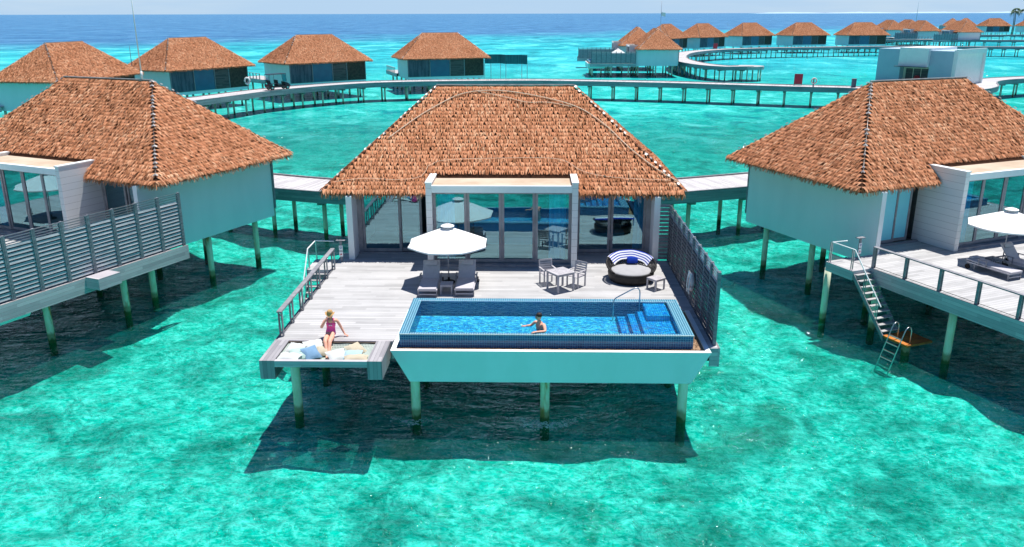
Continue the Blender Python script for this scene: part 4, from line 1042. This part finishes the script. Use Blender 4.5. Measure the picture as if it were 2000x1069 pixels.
# interior pieces seen through the glass
def make_bed(label, x0, x1, y0, y1):
    t = thing('bed', label, 'bed', ((x0 + x1) / 2, y0, 0))
    s = MB(); s.box(x0, x1, y0, y1, .003, .32, b=.02); s.build('bed_base', M['darkwood'], t)
    s = MB(); s.box(x0 + .02, x1 - .02, y0 + .02, y1 - .02, .323, .60, b=.07); s.build('mattress', M['canvas'], t, smooth=True)
    s = MB(); s.box(x0, x1, y0 + .1, y0 + .8, .602, .63, b=.01); s.build('bed_runner', M['curtain'], t)
    s = MB(); s.box(x0 - .1, x1 + .1, y1 + .01, y1 + .09, .003, 1.2); s.build('headboard', M['darkwood'], t)
    return t
bed = make_bed('large bed dimly seen through the middle villa right windows', 2.2, 4.2, 35.4, 37.5)
t = thing('sofa', 'dark sofa dimly seen through the middle villa centre windows', 'sofa', (-1.2, 36, 0))
s = MB(); s.box(-2.6, .2, 35.6, 36.5, .05, .42, b=.05); s.build('seat', M['curtain'], t); s = MB(); s.box(-2.6, .2, 36.45, 36.7, .05, .85, b=.05); s.build('backrest', M['curtain'], t)
t = thing('bathtub', 'white freestanding tub behind the open left door of the middle villa', 'bathtub', (-5.0, 35.6, 0))
s = MB(); bm = bmesh.new(); bmesh.ops.create_uvsphere(bm, u_segments=20, v_segments=10, radius=1)
for v in bm.verts:
    v.co.z = min(v.co.z, .25)
s.bm(bm, Matrix.Translation((-5.0, 35.6, .42)) @ Matrix.Diagonal((.75, .42, .42, 1))); s.build('tub_shell', M['white_trim'], t, smooth=True)
def make_curtain(label, x0, x1, y, z1, frame='M'):
    s = MB(); n = int((x1 - x0) * 36); vs = []; fs = []
    for i in range(n + 1):
        x = x0 + (x1 - x0) * i / n; yy = y + .05 * sin(i * 1.1) + .015 * sin(i * 2.7)
        for z in (.03, z1): vs.append((x, yy, z))
    for i in range(n): fs.append((2 * i, 2 * i + 2, 2 * i + 3, 2 * i + 1))
    s.add(vs, fs); o = s.build('curtain', M['curtain'], None, True, base=((x0 + x1) / 2, y, 0), label=label, category='curtain', group='teal curtains behind the villa windows')
    if frame != 'M': place(o, FR[frame])
    return o
for fk, w_ in (('M', 'middle'), ('R', 'right'), ('L', 'left')):
    make_curtain('gathered teal curtain behind the left end of the %s villa bay' % w_, -3.85, -3.15 if fk != 'R' else -2.8, 33.0, 3.05, fk)
    make_curtain('gathered teal curtain behind the right end of the %s villa bay' % w_, .75, 1.45, 33.0, 3.05, fk)
    make_curtain('gathered teal curtain in the right side room of the %s villa' % w_, 4.45, 5.0, 34.75, 2.64, fk)
# right villa furniture
def to(o, fr, p=None):
    place(o, fr); return o
to(make_lounger('flat grey lounger beside the right villa railing', -5.45, 28.45, ang=3), FR['R'])
to(make_lounger('grey lounger with raised back under the right parasol', -3.95, 28.45, ang=50), FR['R'])
to(make_side_table('small dark table between the right villa loungers', (-4.7, 30.05), .46, .40, 0, 'low side tables', 'timber'), FR['R'])
to(make_parasol('white parasol on the right villa terrace, cut by the frame edge', -4.1, 30.1, zE=1.75, zT=2.35, R=1.6), FR['R'])
to(make_parasol('white parasol on the left villa terrace, only mirrored in the bay glass', -3.2, 30.1, zE=1.75, zT=2.35, R=1.6), FR['L'])
o = make_parasol('small white parasol on the far turquoise-walled villa terrace', 0.5, 30.1, zE=1.95, zT=2.75, R=1.6); to(o, FR['A'])
# pale rope lying over the middle roof
def roofpt(x, y, lift=.15):
    y2 = min(y, RY); zf = EZ + (y2 - EY0) / (RY - EY0) * (RZ - EZ)
    zl = EZ + (x - EX0) / (RX0 - EX0) * (RZ - EZ); zr = EZ + (EX1 - x) / (EX1 - RX1) * (RZ - EZ); return (x, y, min(zf, zl, zr) + lift)
def rope(name, label, P, r=.022):
    pts = catmull(P, .25); s = MB(); s.tube([roofpt(p.x, p.y) for p in pts], r, 6)
    return s.build(name, M['rope'], None, True, base=roofpt(*P[0]), label=label, category='rope', group='pale ropes over the middle roof')
rope('roof_rope', 'thick pale rope looping high across the middle roof from hip to hip', [(-6.2, 35.6), (-5.2, 36.4), (-4.3, 37.0), (-3.1, 37.6), (-1.6, 37.75), (.2, 37.5), (2.0, 37.0), (3.2, 36.2), (4.2, 35.2), (5.3, 34.3), (6.1, 33.8)], .02)
rope('roof_rope', 'thinner rope branch sagging below the ridge of the middle roof', [(-2.4, 37.7), (-1.2, 37.45), (-.2, 37.2), (.7, 37.2), (1.8, 37.0)], .014)
rope('roof_rope', 'thin rope along the middle roof eave left of the bay', [(-8.3, 33.75), (-7, 33.9), (-5.6, 33.85), (-4.6, 34.0), (-4.0, 34.6), (-1, 34.75), (1.2, 34.7), (2.2, 34.2), (3.6, 33.95), (5.8, 33.85)], .009)
# ------------------------------------------------------------------ people
def skin_mesh(name, joints, edges, mat, parent=None, root=0, sub=2, **tags):
    """joints: list of (co, rx, ry)"""
    b0 = BASE.get(parent, Vector((0, 0, 0))) if parent is not None else Vector(tags.pop('base'))
    me = bpy.data.meshes.new(name + '_cage'); me.from_pydata([(Vector(j[0]) - b0)[:] for j in joints], edges, []); me.update()
    o = bpy.data.objects.new(name + '_cage', me); C.objects.link(o)
    sk = o.modifiers.new('skin', 'SKIN'); sk.use_smooth_shade = True; sk.branch_smoothing = .4
    for i, j in enumerate(joints):
        d = me.skin_vertices[0].data[i]; d.radius = (j[1], j[2] if len(j) > 2 else j[1]); d.use_root = (i == root)
    ss = o.modifiers.new('sub', 'SUBSURF'); ss.levels = sub; ss.render_levels = sub
    bpy.context.view_layer.update()
    dg = bpy.context.evaluated_depsgraph_get(); m2 = bpy.data.meshes.new_from_object(o.evaluated_get(dg)); m2.name = name
    bpy.data.objects.remove(o); m2.materials.clear(); m2.materials.append(mat)
    for p in m2.polygons: p.use_smooth = True
    r = bpy.data.objects.new(name, m2); C.objects.link(r); BASE[r] = b0
    if parent is not None: r.parent = parent
    else: r.location = b0
    for k, v in tags.items(): r[k] = v
    return r
def hand(J, E_, wrist, d, up, side, s=1., curl=.5):
    """palm and five fingers appended to a joint list; d forward, up back-of-hand, side toward the thumb"""
    d, up, side = Vector(d).normalized(), Vector(up).normalized(), Vector(side).normalized()
    w = Vector(J[wrist][0]); p = w + d * .055 * s; J.append((p, .034 * s, .018 * s)); ip = len(J) - 1; E_.append((wrist, ip))
    p2 = w + d * .09 * s
    for k, (o, l) in enumerate(((.030, .070), (.010, .080), (-.010, .074), (-.029, .058))):
        a = p2 + side * o * s; J.append((a, .010 * s)); i0 = len(J) - 1; E_.append((ip, i0))
        b = a + (d * .6 - up * curl * .4).normalized() * l * .5 * s + side * o * .2; J.append((b, .009 * s)); E_.append((i0, i0 + 1))
        c = b + (d * .5 - up * curl).normalized() * l * .5 * s; J.append((c, .007 * s)); E_.append((i0 + 1, i0 + 2))
    a = w + d * .035 * s + side * .038 * s; J.append((a, .012 * s)); i0 = len(J) - 1; E_.append((ip, i0))
    b = a + (d * .6 + side * .7).normalized() * .035 * s; J.append((b, .010 * s)); E_.append((i0, i0 + 1))
    c = b + (d * .9 + side * .2 - up * .3).normalized() * .03 * s; J.append((c, .008 * s)); E_.append((i0 + 1, i0 + 2))
def head(parent, c, rz, tilt=0., s=1., mat='skin', body=None):
    """face parts: eyes, hair; nose, mouth and ears are shaped into the head mesh, joined with the body"""
    T = Matrix.Translation(c) @ Matrix.Rotation(rz, 4, 'Z') @ Matrix.Rotation(tilt, 4, 'X') @ Matrix.Scale(s, 4)
    bm = bmesh.new(); bmesh.ops.create_icosphere(bm, subdivisions=4, radius=1)
    for v in bm.verts:
        x, y, z = v.co
        jaw = 1 - .30 * max(0, -z) ** 1.2
        X, Y, Z = x * .075 * jaw, y * .095 * (1 - .12 * max(0, -z)), z * .118
        if y < 0:   # face looks to -y
            Y += .006 * (1 if z > -.2 and abs(x) < .6 else 0)
            n_ = math.exp(-((x / .16) ** 2) - (((z + .10) / .20) ** 2)); Y -= .026 * n_
            b_ = math.exp(-(((abs(x) - .36) / .18) ** 2) - (((z - .10) / .13) ** 2)); Y += .010 * b_
            l_ = math.exp(-((x / .32) ** 2) - (((z + .46) / .07) ** 2)); Y -= .007 * l_
            c_ = math.exp(-((x / .3) ** 2) - (((z + .80) / .16) ** 2)); Y -= .012 * c_
        e_ = math.exp(-(((y - .08) / .16) ** 2) - (((z - .02) / .26) ** 2)) * (abs(x) > .9); X += .016 * e_ * (1 if x > 0 else -1)
        v.co = Vector((X, Y, Z))
    mb = MB(); mb.bm(bm, T); return mb, T
def join_into(o, mb):
    """append head geometry into the body mesh so that the figure stays one surface object"""
    b0 = BASE[o]; bm = bmesh.new(); bm.from_mesh(o.data)
    vs = [bm.verts.new(Vector(p) - b0) for p in mb.v]; bm.verts.ensure_lookup_table()
    for f in mb.f:
        fc = bm.faces.new([vs[i] for i in f]); fc.smooth = True
    bm.to_mesh(o.data); bm.free()
def face_bits(o, T, lips=True):
    for sx in (-1, 1):
        mb = MB(); bm = bmesh.new(); bmesh.ops.create_uvsphere(bm, u_segments=10, v_segments=6, radius=.011); mb.bm(bm, T @ Matrix.Translation((sx * .029, -.082, .012))); mb.build('eye', M['hair'], o, smooth=True)
    mb = MB(); mb.obox(T @ Vector((0, -.096, -.055)), (.045, .010, .009), 0, 0, b=.003); mb.build('mouth', M['lip'], o)
M['lip'] = simple('lips', (.45, .12, .10))

# woman, seated on the deck edge, legs hanging down to the net
B_ = (-6.46, 24.55, 0.)
J = [((-6.46, 24.56, .11), .172, .120),   # 0 pelvis
     ((-6.455, 24.60, .25), .138, .098),  # 1 waist low
     ((-6.45, 24.61, .36), .128, .092),   # 2 waist
     ((-6.44, 24.60, .48), .158, .105),    # 3 chest
     ((-6.435, 24.60, .57), .115, .075),  # 4 upper chest
     ((-6.43, 24.58, .645), .046, .046),  # 5 neck
     ((-6.43, 24.55, .71), .045, .045),   # 6 head root
     ((-6.25, 24.61, .575), .062, .056),   # 7 shoulder (photo right)
     ((-6.155, 24.70, .32), .048),        # 8 elbow
     ((-6.04, 24.66, .09), .031),         # 9 wrist
     ((-6.62, 24.60, .575), .062, .056),   # 10 shoulder (photo left)
     ((-6.73, 24.44, .36), .052),         # 11 elbow
     ((-6.555, 24.38, .63), .033),         # 12 wrist
     ((-6.545, 24.46, .105), .100),       # 13 hip
     ((-6.50, 23.96, .11), .072),         # 14 knee
     ((-6.435, 23.78, -.08), .058),       # 15 calf
     ((-6.375, 23.56, -.235), .033),      # 16 ankle
     ((-6.36, 23.40, -.265), .028, .020), # 17 toes
     ((-6.365, 24.46, .105), .100),       # 18 hip
     ((-6.345, 23.94, .105), .072),       # 19 knee
     ((-6.335, 23.75, -.09), .058),       # 20 calf
     ((-6.315, 23.53, -.23), .033),       # 21 ankle
     ((-6.295, 23.37, -.26), .028, .020)]
E_ = [(0, 1), (1, 2), (2, 3), (3, 4), (4, 5), (5, 6), (4, 7), (7, 8), (8, 9), (4, 10), (10, 11), (11, 12), (0, 13), (13, 14), (14, 15), (15, 16), (16, 17), (0, 18), (18, 19), (19, 20), (20, 21), (21, 22)]
hand(J, E_, 9, (.75, -.35, -.35), (0, 0, 1), (-.4, -.9, 0), 1., .15)
hand(J, E_, 12, (.35, .15, .9), (-.6, -.7, .2), (.7, -.6, .2), 1., .6)
woman = skin_mesh('person', J, E_, M['skin'], None, base=B_, label='woman in a bright pink swimsuit and straw hat sitting on the deck edge', category='person')
hm, T = head(woman, (-6.43, 24.525, .775), radians(12), radians(-6), .98); join_into(woman, hm); face_bits(woman, T)
S_ = [((-6.46, 24.555, .06), .182, .135), ((-6.46, 24.56, .14), .188, .136), ((-6.455, 24.60, .26), .155, .112), ((-6.45, 24.61, .36), .147, .108), ((-6.44, 24.595, .46), .178, .124), ((-6.437, 24.595, .515), .160, .108)]
sw = skin_mesh('swimsuit', S_, [(i, i + 1) for i in range(5)], M['swim'], woman)
mb = MB()
for s in (-1, 1): mb.tube([(-6.437 + s * .085, 24.49, .50), (-6.435 + s * .10, 24.515, .60), (-6.435 + s * .10, 24.60, .645), (-6.437 + s * .085, 24.69, .52)], .014, 6)
mb.build('shoulder_strap', M['swim'], woman, smooth=True)
mb = MB()
for s in (-1, 1): mb.obox((-6.43 + s * .03, 24.475, .435), (.05, .012, .028), 0, 0, radians(25 * s), b=.004)
mb.build('bow', M['white_trim'], sw)
mb = MB(); hc = (-6.432, 24.535, .80); n = 32
vs = []; fs = []
prof = [(0., .135), (.05, .132), (.085, .10), (.098, .04), (.10, .02), (.13, .008), (.155, .004)]
for i, (r_, z) in enumerate(prof):
    for j in range(n):
        q = 2 * pi * j / n; fl = (r_ / .155) ** 2 * (.040 * cos(2 * q) + .01 * sin(5 * q)) if r_ > .1 else 0
        vs.append(Matrix.Translation(hc) @ Matrix.Rotation(radians(12), 4, 'X') @ Vector((r_ * cos(q), r_ * .98 * sin(q), z + fl + .02)))
for i in range(len(prof) - 1):
    for j in range(n): fs.append((i * n + j, (i + 1) * n + j, (i + 1) * n + (j + 1) % n, i * n + (j + 1) % n))
mb.add(vs, fs); mb.build('straw_hat', M['straw'], woman, smooth=True)
mb = MB(); bm = bmesh.new(); bmesh.ops.create_icosphere(bm, subdivisions=3, radius=1)
for v in bm.verts: v.co = Vector((v.co.x * .083, v.co.y * .09 + .028, v.co.z * .12 - .01))
mb.bm(bm, T); mb.build('hair', M['hair'], woman, smooth=True)

# man standing in the pool, turned to the left, one forearm along the rim
B2 = (.30, 24.5, 0)
J = [((.36, 24.46, -.02), .150, .12), ((.35, 24.47, .16), .145, .115), ((.33, 24.47, .30), .150, .118), ((.31, 24.46, .44), .175, .125), ((.30, 24.45, .555), .130, .09), ((.285, 24.44, .645), .058, .058), ((.275, 24.43, .71), .056, .056),
     ((.44, 24.32, .55), .070, .064), ((.475, 24.13, .41 + .0), .050), ((.20, 23.985, .455), .034),
     ((.165, 24.60, .56), .068, .06), ((.03, 24.64, .42), .047), ((-.12, 24.60, .42), .032),
     ((.30, 24.42, -.06), .10), ((.14, 24.38, -.40), .075), ((.46, 24.40, -.46), .05),
     ((.40, 24.56, -.06), .10), ((.26, 24.60, -.40), .075), ((.58, 24.62, -.46), .05)]
E_ = [(0, 1), (1, 2), (2, 3), (3, 4), (4, 5), (5, 6), (4, 7), (7, 8), (8, 9), (4, 10), (10, 11), (11, 12), (0, 13), (13, 14), (14, 15), (0, 16), (16, 17), (17, 18)]
hand(J, E_, 9, (-1, -.15, -.1), (0, 0, 1), (-.2, 1, 0), 1.08, .3)
hand(J, E_, 12, (-1, .1, -.05), (0, 0, 1), (0, -1, 0), 1.08, .2)
man = skin_mesh('person', J, E_, M['skin'], None, base=B2, label='bare-chested man in the pool resting one forearm on its front rim', category='person')
hm, T = head(man, (.262, 24.425, .795), radians(-78), radians(2), 1.04); join_into(man, hm); face_bits(man, T)
mb = MB(); bm = bmesh.new(); bmesh.ops.create_icosphere(bm, subdivisions=3, radius=1)
for v in bm.verts: v.co = Vector((v.co.x * .084, v.co.y * .098 + .018, v.co.z * .085 + .052 + .006 * sin(v.co.x * 14) * cos(v.co.y * 11)))
mb.bm(bm, T); mb.build('hair', M['hair'], man, smooth=True)
mb = MB()
for s in (-1, 1): mb.obox(T @ Vector((s * .031, -.098, .013)), (.008, .05, .032), 0, 0, b=.003)
mb.obox(T @ Vector((0, -.102, .018)), (.006, .02, .008)); mb.build('sunglasses', M['black'], man)
skin_mesh('swim_shorts', [((.36, 24.46, -.10), .165, .135), ((.36, 24.46, .06), .160, .13)], [(0, 1)], M['navy'], man)

# ------------------------------------------------------------------ small things along the walks
def cart():
    t = thing('golf_cart', 'black four-seat golf cart parked on the far boardwalk', 'golf cart', (0, 0, 0))
    b = MB(); b.box(-1.5, 1.35, -.58, .58, .28, .46, b=.04); b.hexa([(.75, -.55, .46), (1.55, -.45, .40), (1.55, .45, .40), (.75, .55, .46), (.75, -.5, .95), (1.35, -.42, .70), (1.35, .42, .70), (.75, .5, .95)])
    b.box(-1.55, -.95, -.57, .57, .46, .70, b=.05); b.box(-.25, .2, -.55, .55, .46, .66, b=.03); b.build('body', M['black'], t)
    b = MB(); b.hexa([(-1.5, -.55, 1.86), (1.0, -.55, 1.86), (1.0, .55, 1.86), (-1.5, .55, 1.86), (-1.4, -.5, 1.93), (.9, -.5, 1.95), (.9, .5, 1.95), (-1.4, .5, 1.93)]); b.build('roof', M['black'], t)
    for x0, x1 in ((-1.42, -1.42), (-.75, -.75), (1.05, .85)):
        for s in (-.52, .52): p = MB(); p.tube([(x0, s, .6), (x1, s, 1.87)], .022, 6); p.build('roof_post', M['black'], t)
    p = MB(); p.box(.93, .94, -.5, .5, .95, 1.8); p.build('windscreen', M['glass'], t)
    for x in (-.95, 0.05):
        s = MB(); s.box(x - .25, x + .25, -.5, .5, .66, .76, b=.03); s.build('seat', M['mattress'], t); s = MB(); s.obox((x - .28, 0, .98), (.09, .98, .45), ry=radians(-10), b=.03); s.build('backrest', M['black'], t)
    for x in (-1.05, 1.0):
        for s in (-.52, .52):
            w = MB(); w.tube([(x, s - .09, .26), (x, s + .09, .26)], .26, 16); wo = w.build('wheel', M['rubber'], t, smooth=False)
            w = MB(); w.tube([(x, s - .10, .26), (x, s + .10, .26)], .13, 12); w.build('rim', M['metal'], wo)
    w = MB(); w.box(-1.57, -1.55, -.5, -.35, .5, .6); w.box(-1.57, -1.55, .35, .5, .5, .6); w.build('tail_lamp', M['bright_red'], t)
    return t
c_ = cart(); c_.location = (-35.0, 114.9, .02); c_.rotation_euler = (0, 0, radians(44)); c_.scale = (1.1, 1.1, 1.1)
def red_board(label, x, y, rz, s=1.):
    t = thing('red_board', label, 'notice board', (x, y, 0), 'red boards on the boardwalks')
    b = MB(); b.obox((x, y, .90), (1.15 * s, .10, 1.45), rz, radians(6)); b.build('panel', M['red'], t)
    for k in (-1, 1):
        p = MB(); q = Matrix.Rotation(rz, 3, 'Z') @ Vector((k * .52 * s, .12, 0)); p.obox((x + q.x, y + q.y, .75), (.06, .06, 1.5), rz); p.build('post', M['timber'], t)
    return t
red_board('blank dark red board standing on the near boardwalk right of the middle roof', 38.3, 121.4, radians(-6))
red_board('blank red panel on the far curved boardwalk in front of the villas', 52.6, 244.5, radians(20), 1.15)
t = thing('lifebuoy_stand', 'life ring hanging on a short post beside the dark red board', 'lifebuoy', (39.7, 119.0, 0))
p = MB(); p.box(39.62, 39.78, 118.93, 119.07, -.5, 1.25); p.build('post', M['timber'], t)
p = MB(); p.tube([(39.7 + .36 * cos(a), 118.85, .85 + .36 * sin(a)) for a in [i * pi / 12 for i in range(24)]], .08, 8, closed=True); p.build('ring', M['lifebuoy'], t, smooth=True)
t = thing('bollard_post', 'dark square post at the boardwalk edge left of the right roof', 'post', (45.0, 118.2, 0)); p = MB(); p.box(44.75, 45.3, 118.0, 118.4, -.6, 1.15, b=.03); p.build('post_body', M['screen'], t); p = MB(); p.box(44.72, 45.33, 117.97, 118.43, 1.153, 1.2); p.build('cap', M['timber'], t)
# towel rack seen as a white bundle by the cart
t = thing('lifebuoy_stand', 'white wrapped life ring on a post left of the golf cart', 'lifebuoy', (-39.3, 115.3, 0))
p = MB(); p.box(-39.35, -39.25, 115.25, 115.35, -.1, 1.1); p.build('post', M['timber'], t)
p = MB(); p.tube([(-39.3 + .34 * cos(a), 115.15, 1.15 + .42 * sin(a)) for a in [i * pi / 10 for i in range(20)]], .12, 8, closed=True); p.build('ring', M['canvas'], t, smooth=True)
# raised teal screen by the fourth villa
t = thing('raised_screen', 'raised teal boarded screen on pale posts right of the rear villa', 'screen', (0, 148, 0))
P = [(-8.3, 149.), (-5.5, 149.2), (-4.5, 147.6), (-1.7, 147.3), (-.75, 146.0)]
for i in range(len(P) - 1):
    (x0, y0), (x1, y1) = P[i], P[i + 1]; s = MB(); s.obox(((x0 + x1) / 2, (y0 + y1) / 2, 2.32), (math.hypot(x1 - x0, y1 - y0), .08, 1.55), atan2(y1 - y0, x1 - x0)); s.build('screen_panel', M['teal_screen'] if 'teal_screen' in M else M['screen'], t)
for x, y in P + [(-7.2, 149.1)]:
    s = MB(); s.box(x - .07, x + .07, y - .07, y + .07, WZ - 1.7, 1.54); s.build('post', M['white'], t)
# white whip aerials and flagpole
def pole(name, label, cat, p, z0, z1, r=.03, mat='white_trim'):
    s = MB(); s.tube([(p[0], p[1], z0), (p[0], p[1], (z0 + z1) / 2), (p[0] + .02, p[1], z1)], r, 8, r * .5)
    s.tube([(p[0], p[1], z0), (p[0], p[1], z0 + .4)], r * 1.6, 8); return s.build(name, M[mat], None, True, base=(p[0], p[1], z0), label=label, category=cat)
pole('whip_aerial', 'tall thin white aerial rising above the left villa ridge', 'aerial', (-19.35, 41.3), 6.9, 12.2, .035)
pole('whip_aerial', 'short dark aerial between the two leftmost far roofs', 'aerial', (-50.5, 105.5), 2.6, 6.2, .05, 'screen')
fp = thing('flagpole', 'tall flagpole with a small white flag among the far villas', 'flagpole', (33.3, 222, 0))
s = MB(); s.tube([(33.3, 222, 0), (33.3, 222, 12.9)], .07, 8, .04); s.build('pole', M['metal'], fp, smooth=True)
s = MB(); n = 8
s.add([(33.3 + k * .16, 222 + .05 * sin(k), z) for k in range(n) for z in (9.3 - k * .04, 10.2 - k * .03)], [(2 * k, 2 * k + 2, 2 * k + 3, 2 * k + 1) for k in range(n - 1)]); s.build('flag', M['canvas'], fp, smooth=True)
pole('radio_mast', 'thin mast above the distant villa cluster', 'mast', (165, 372), 2, 15.5, .12, 'bluegrey')

# service building on the right
t = thing('service_building', 'white flat-roofed service building behind the right villa ridge', 'building', (57.5, 124, 0))
def wq(name, mat, boxes):
    mb = MB()
    for (cx, cy, cz, sx, sy, sz) in boxes: mb.obox((57.2 + cx * cos(.02) , 124 + cy, cz), (sx, sy, sz), 0)
    return mb.build(name, M[mat], t)
DU, DN = Vector((.635, -.772)), Vector((.772, .635))      # along the front, into the building
def sv(a, b_, n0, n1, z0, z1, name, mat, parent=t):
    o_ = Vector((52.3, 129.0)); q = [o_ + DU * u + DN * n for u, n in ((a, n0), (b_, n0), (b_, n1), (a, n1))]
    s = MB(); s.prism([(p.x, p.y) for p in q], z0, z1); return s.build(name, M[mat], parent)
sv(0, 3.6, 0, 8, -.4, 4.85, 'left_block', 'bluegrey'); sv(7.85, 11.1, 0, 8, -.4, 4.75, 'right_block', 'bluegrey')
sv(3.61, 7.84, -.7, 7.9, 2.45, 5.1, 'entrance_canopy', 'white_trim'); sv(3.61, 7.84, 1.1, 7.8, -.4, 2.44, 'entrance_wall', 'cream')
sv(3.3, 8.0, -1.3, -.71, 2.40, 2.48, 'canopy_blade', 'walk_side')
for k_ in range(3):
    d_ = sv(4.05 + k_ * 1.16, 5.05 + k_ * 1.16, 1.02, 1.09, 0, 2.1, 'louvred_door', 'doorwood')
sv(11.12, 11.4, -.02, 8.9, -.4, 4.9, 'side_wall', 'white_trim'); sv(11.41, 11.7, -.1, .25, -.4, 5.0, 'frame_fin', 'white_trim'); sv(11.41, 11.7, 8.6, 8.95, -.4, 5.0, 'frame_fin', 'white_trim'); sv(11.41, 11.7, .26, 8.59, 4.3, 5.0, 'frame_head', 'white_trim')
sv(0, 11.4, -1.6, 9, -.7, -.42, 'base_slab', 'walk_side')
for u_ in (1, 5.5, 10.5):
    for n_ in (1, 7.5):
        q = Vector((52.3, 129.0)) + DU * u_ + DN * n_; add_piles(t, [(q.x, q.y)], -.7)
q = Vector((52.3, 129.0)) + DU * 6.0 + DN * .6
t = thing('fire_hose_reel', 'small red hose reel by the service building doors', 'hose reel', (q.x, q.y, 0))
s = MB(); s.tube([(q.x, q.y - .15, .75), (q.x, q.y + .15, .75)], .42, 16); s.build('drum', M['bright_red'], t); s = MB(); s.box(q.x - .1, q.x + .1, q.y + .16, q.y + .26, 0, .8); s.build('stand', M['bright_red'], t)

# palms
def palm(label, x, y, h, seed):
    r = random.Random(seed); t = thing('palm_tree', label, 'palm tree', (x, y, WZ), 'palms beyond the last villas')
    s = MB(); s.tube(bz((x, y, WZ), (x + .8, y, h * .5), (x + r.uniform(-1, 1), y, h), 8), .28, 8, .16); s.build('trunk', M['palmtrunk'], t, smooth=True)
    tx = x + 0; s = MB()
    top = Vector(bz((x, y, WZ), (x + .8, y, h * .5), (x, y, h), 8)[-1])
    for k in range(26):
        a = r.uniform(0, 2 * pi); up = r.uniform(-.3, 1.1); l = r.uniform(1.9, 2.9); d = Vector((cos(a), sin(a), 0)); pts = [top + d * l * u * cos(up * .5) + Vector((0, 0, l * (u * up * .8 - u * u * 1.05))) for u in [i / 7 for i in range(8)]]
        sd = d.cross(Vector((0, 0, 1)))
        for i in range(7):
            for q in range(3):
                p = pts[i].lerp(pts[i + 1], q / 3)
                for g_ in (-1, 1):
                    tip = p + sd * g_ * .75 * sin(pi * (.15 + .8 * (i + q / 3) / 7)) + d * .35 + Vector((0, 0, -.35)); s.add([p, p + d * .16, tip], [(0, 1, 2)])
    s.build('crown', M['palmleaf'], t)
palm('twin-trunked palm at the far right above the last roofs', 273.4, 492, 11.8, 1)
palm('palm cut by the right edge of the view', 279, 494, 11.2, 2)
palm('slim palm leaning beside the twin-trunked one', 271.6, 490, 10.2, 3)
# low island on the horizon
mb = MB(); r = random.Random(9); n = 90; vs = []; fs = []
for i in range(n + 1):
    x = 3300 + i * 46; h = (5 + 18 * abs(sin(i * .13)) * (.6 + .4 * r.random())) * min(1, i / 6, (n - i) / 6)
    vs += [(x, 13000, WZ), (x, 13060, WZ + h), (x, 13400, WZ)]
for i in range(n):
    for k in range(2): a = i * 3 + k; fs.append((a, a + 3, a + 4, a + 1))
mb.add(vs, fs); mb.build('far_island_hills', M['isle'], kind='structure')
# foam flecks round the piles
mb = MB(); r = random.Random(12)
for cx, cy, ex, k_ in ((.55, 24.0, .95, 150), (-3.9, 24.1, .7, 60), (-6.0, 26.4, 1.4, 60)):
    for k in range(k_ * 2):
        x = cx + r.gauss(0, ex * .55); y = cy + r.gauss(0, ex * .18) - .25 * ((x - cx) / ex) ** 2 * (-1); q = r.uniform(.012, .045); a = r.uniform(0, 3)
        mb.add([(x + q * cos(a + j * 2.1) * 1.5, y + q * sin(a + j * 2.1), WZ + .012 + .02 * r.random()) for j in range(3)], [(0, 1, 2)])
mb.build('foam', M['canvas'], kind='stuff', label='white flecks of foam on the shaded water under the pool', category='foam')

# ------------------------------------------------------------------ light, sky, camera
kx, ky = -.18, -.165
sd = Vector((-kx, -ky, 1)).normalized(); el = math.asin(sd.z); az = atan2(sd.x, sd.y)
w = bpy.data.worlds.new('World'); sc.world = w; w.use_nodes = True; nt = w.node_tree; nt.nodes.clear()
sky = N(nt, 'ShaderNodeTexSky', sky_type='NISHITA'); sky.sun_disc = False; sky.sun_elevation = el; sky.sun_rotation = az
sky.air_density = 1.0; sky.dust_density = 0.0; sky.ozone_density = 2.0; sky.altitude = 10
bg = N(nt, 'ShaderNodeBackground'); bg.inputs[1].default_value = .080; tc = N(nt, 'ShaderNodeTexCoord'); sz = N(nt, 'ShaderNodeSeparateXYZ'); L(nt, tc.outputs['Generated'], sz.inputs[0])
zen = mix(nt, 1., sky.outputs[0], (.60, .80, 1.0), 'MULTIPLY')
cl = noise(nt, coords(nt, (1, 1, 9), src='Generated'), 2.2, 5, .6)
hz = mix(nt, ramp(nt, cl, .40, .68), (4.5, 6.3, 8.3), (5.6, 7.0, 8.3))      # pale sea haze low in the sky, thin cloud veils
L(nt, mix(nt, ramp(nt, sz.outputs[2], .012, .045, 1., 0.), zen, hz), bg.inputs[0])
wo = N(nt, 'ShaderNodeOutputWorld'); L(nt, bg.outputs[0], wo.inputs[0])
ld = bpy.data.lights.new('sun', 'SUN'); ld.energy = 5.0; ld.angle = radians(.5); ld.color = (1, .96, .90)
lo = bpy.data.objects.new('sun', ld); C.objects.link(lo); lo.rotation_euler = sd.to_track_quat('Z', 'Y').to_euler()
cam = bpy.data.cameras.new('camera'); co = bpy.data.objects.new('camera', cam); C.objects.link(co); sc.camera = co
cam.sensor_width = 36; cam.lens = 1600 / 2000 * 36; cam.clip_end = 60000; cam.clip_start = .1
P_, Y_, R_ = radians(17.63), radians(1.36), radians(.13)
co.location = (0, 0, 10)
co.matrix_world = Matrix.Translation((0, 0, 10)) @ Matrix.Rotation(Y_, 4, 'Z') @ Matrix.Rotation(pi / 2 - P_, 4, 'X') @ Matrix.Rotation(-R_, 4, 'Z')
sc.view_settings.view_transform = 'Standard'; sc.view_settings.look = 'None'; sc.view_settings.exposure = .40; sc.view_settings.gamma = 1
sc.cycles.max_bounces = 8; sc.cycles.diffuse_bounces = 3; sc.cycles.glossy_bounces = 3; sc.cycles.transparent_max_bounces = 12; sc.cycles.caustics_reflective = False; sc.cycles.caustics_refractive = False
sc.cycles.use_denoising = True
try: sc.cycles.denoiser = 'OPENIMAGEDENOISE'
except Exception: pass
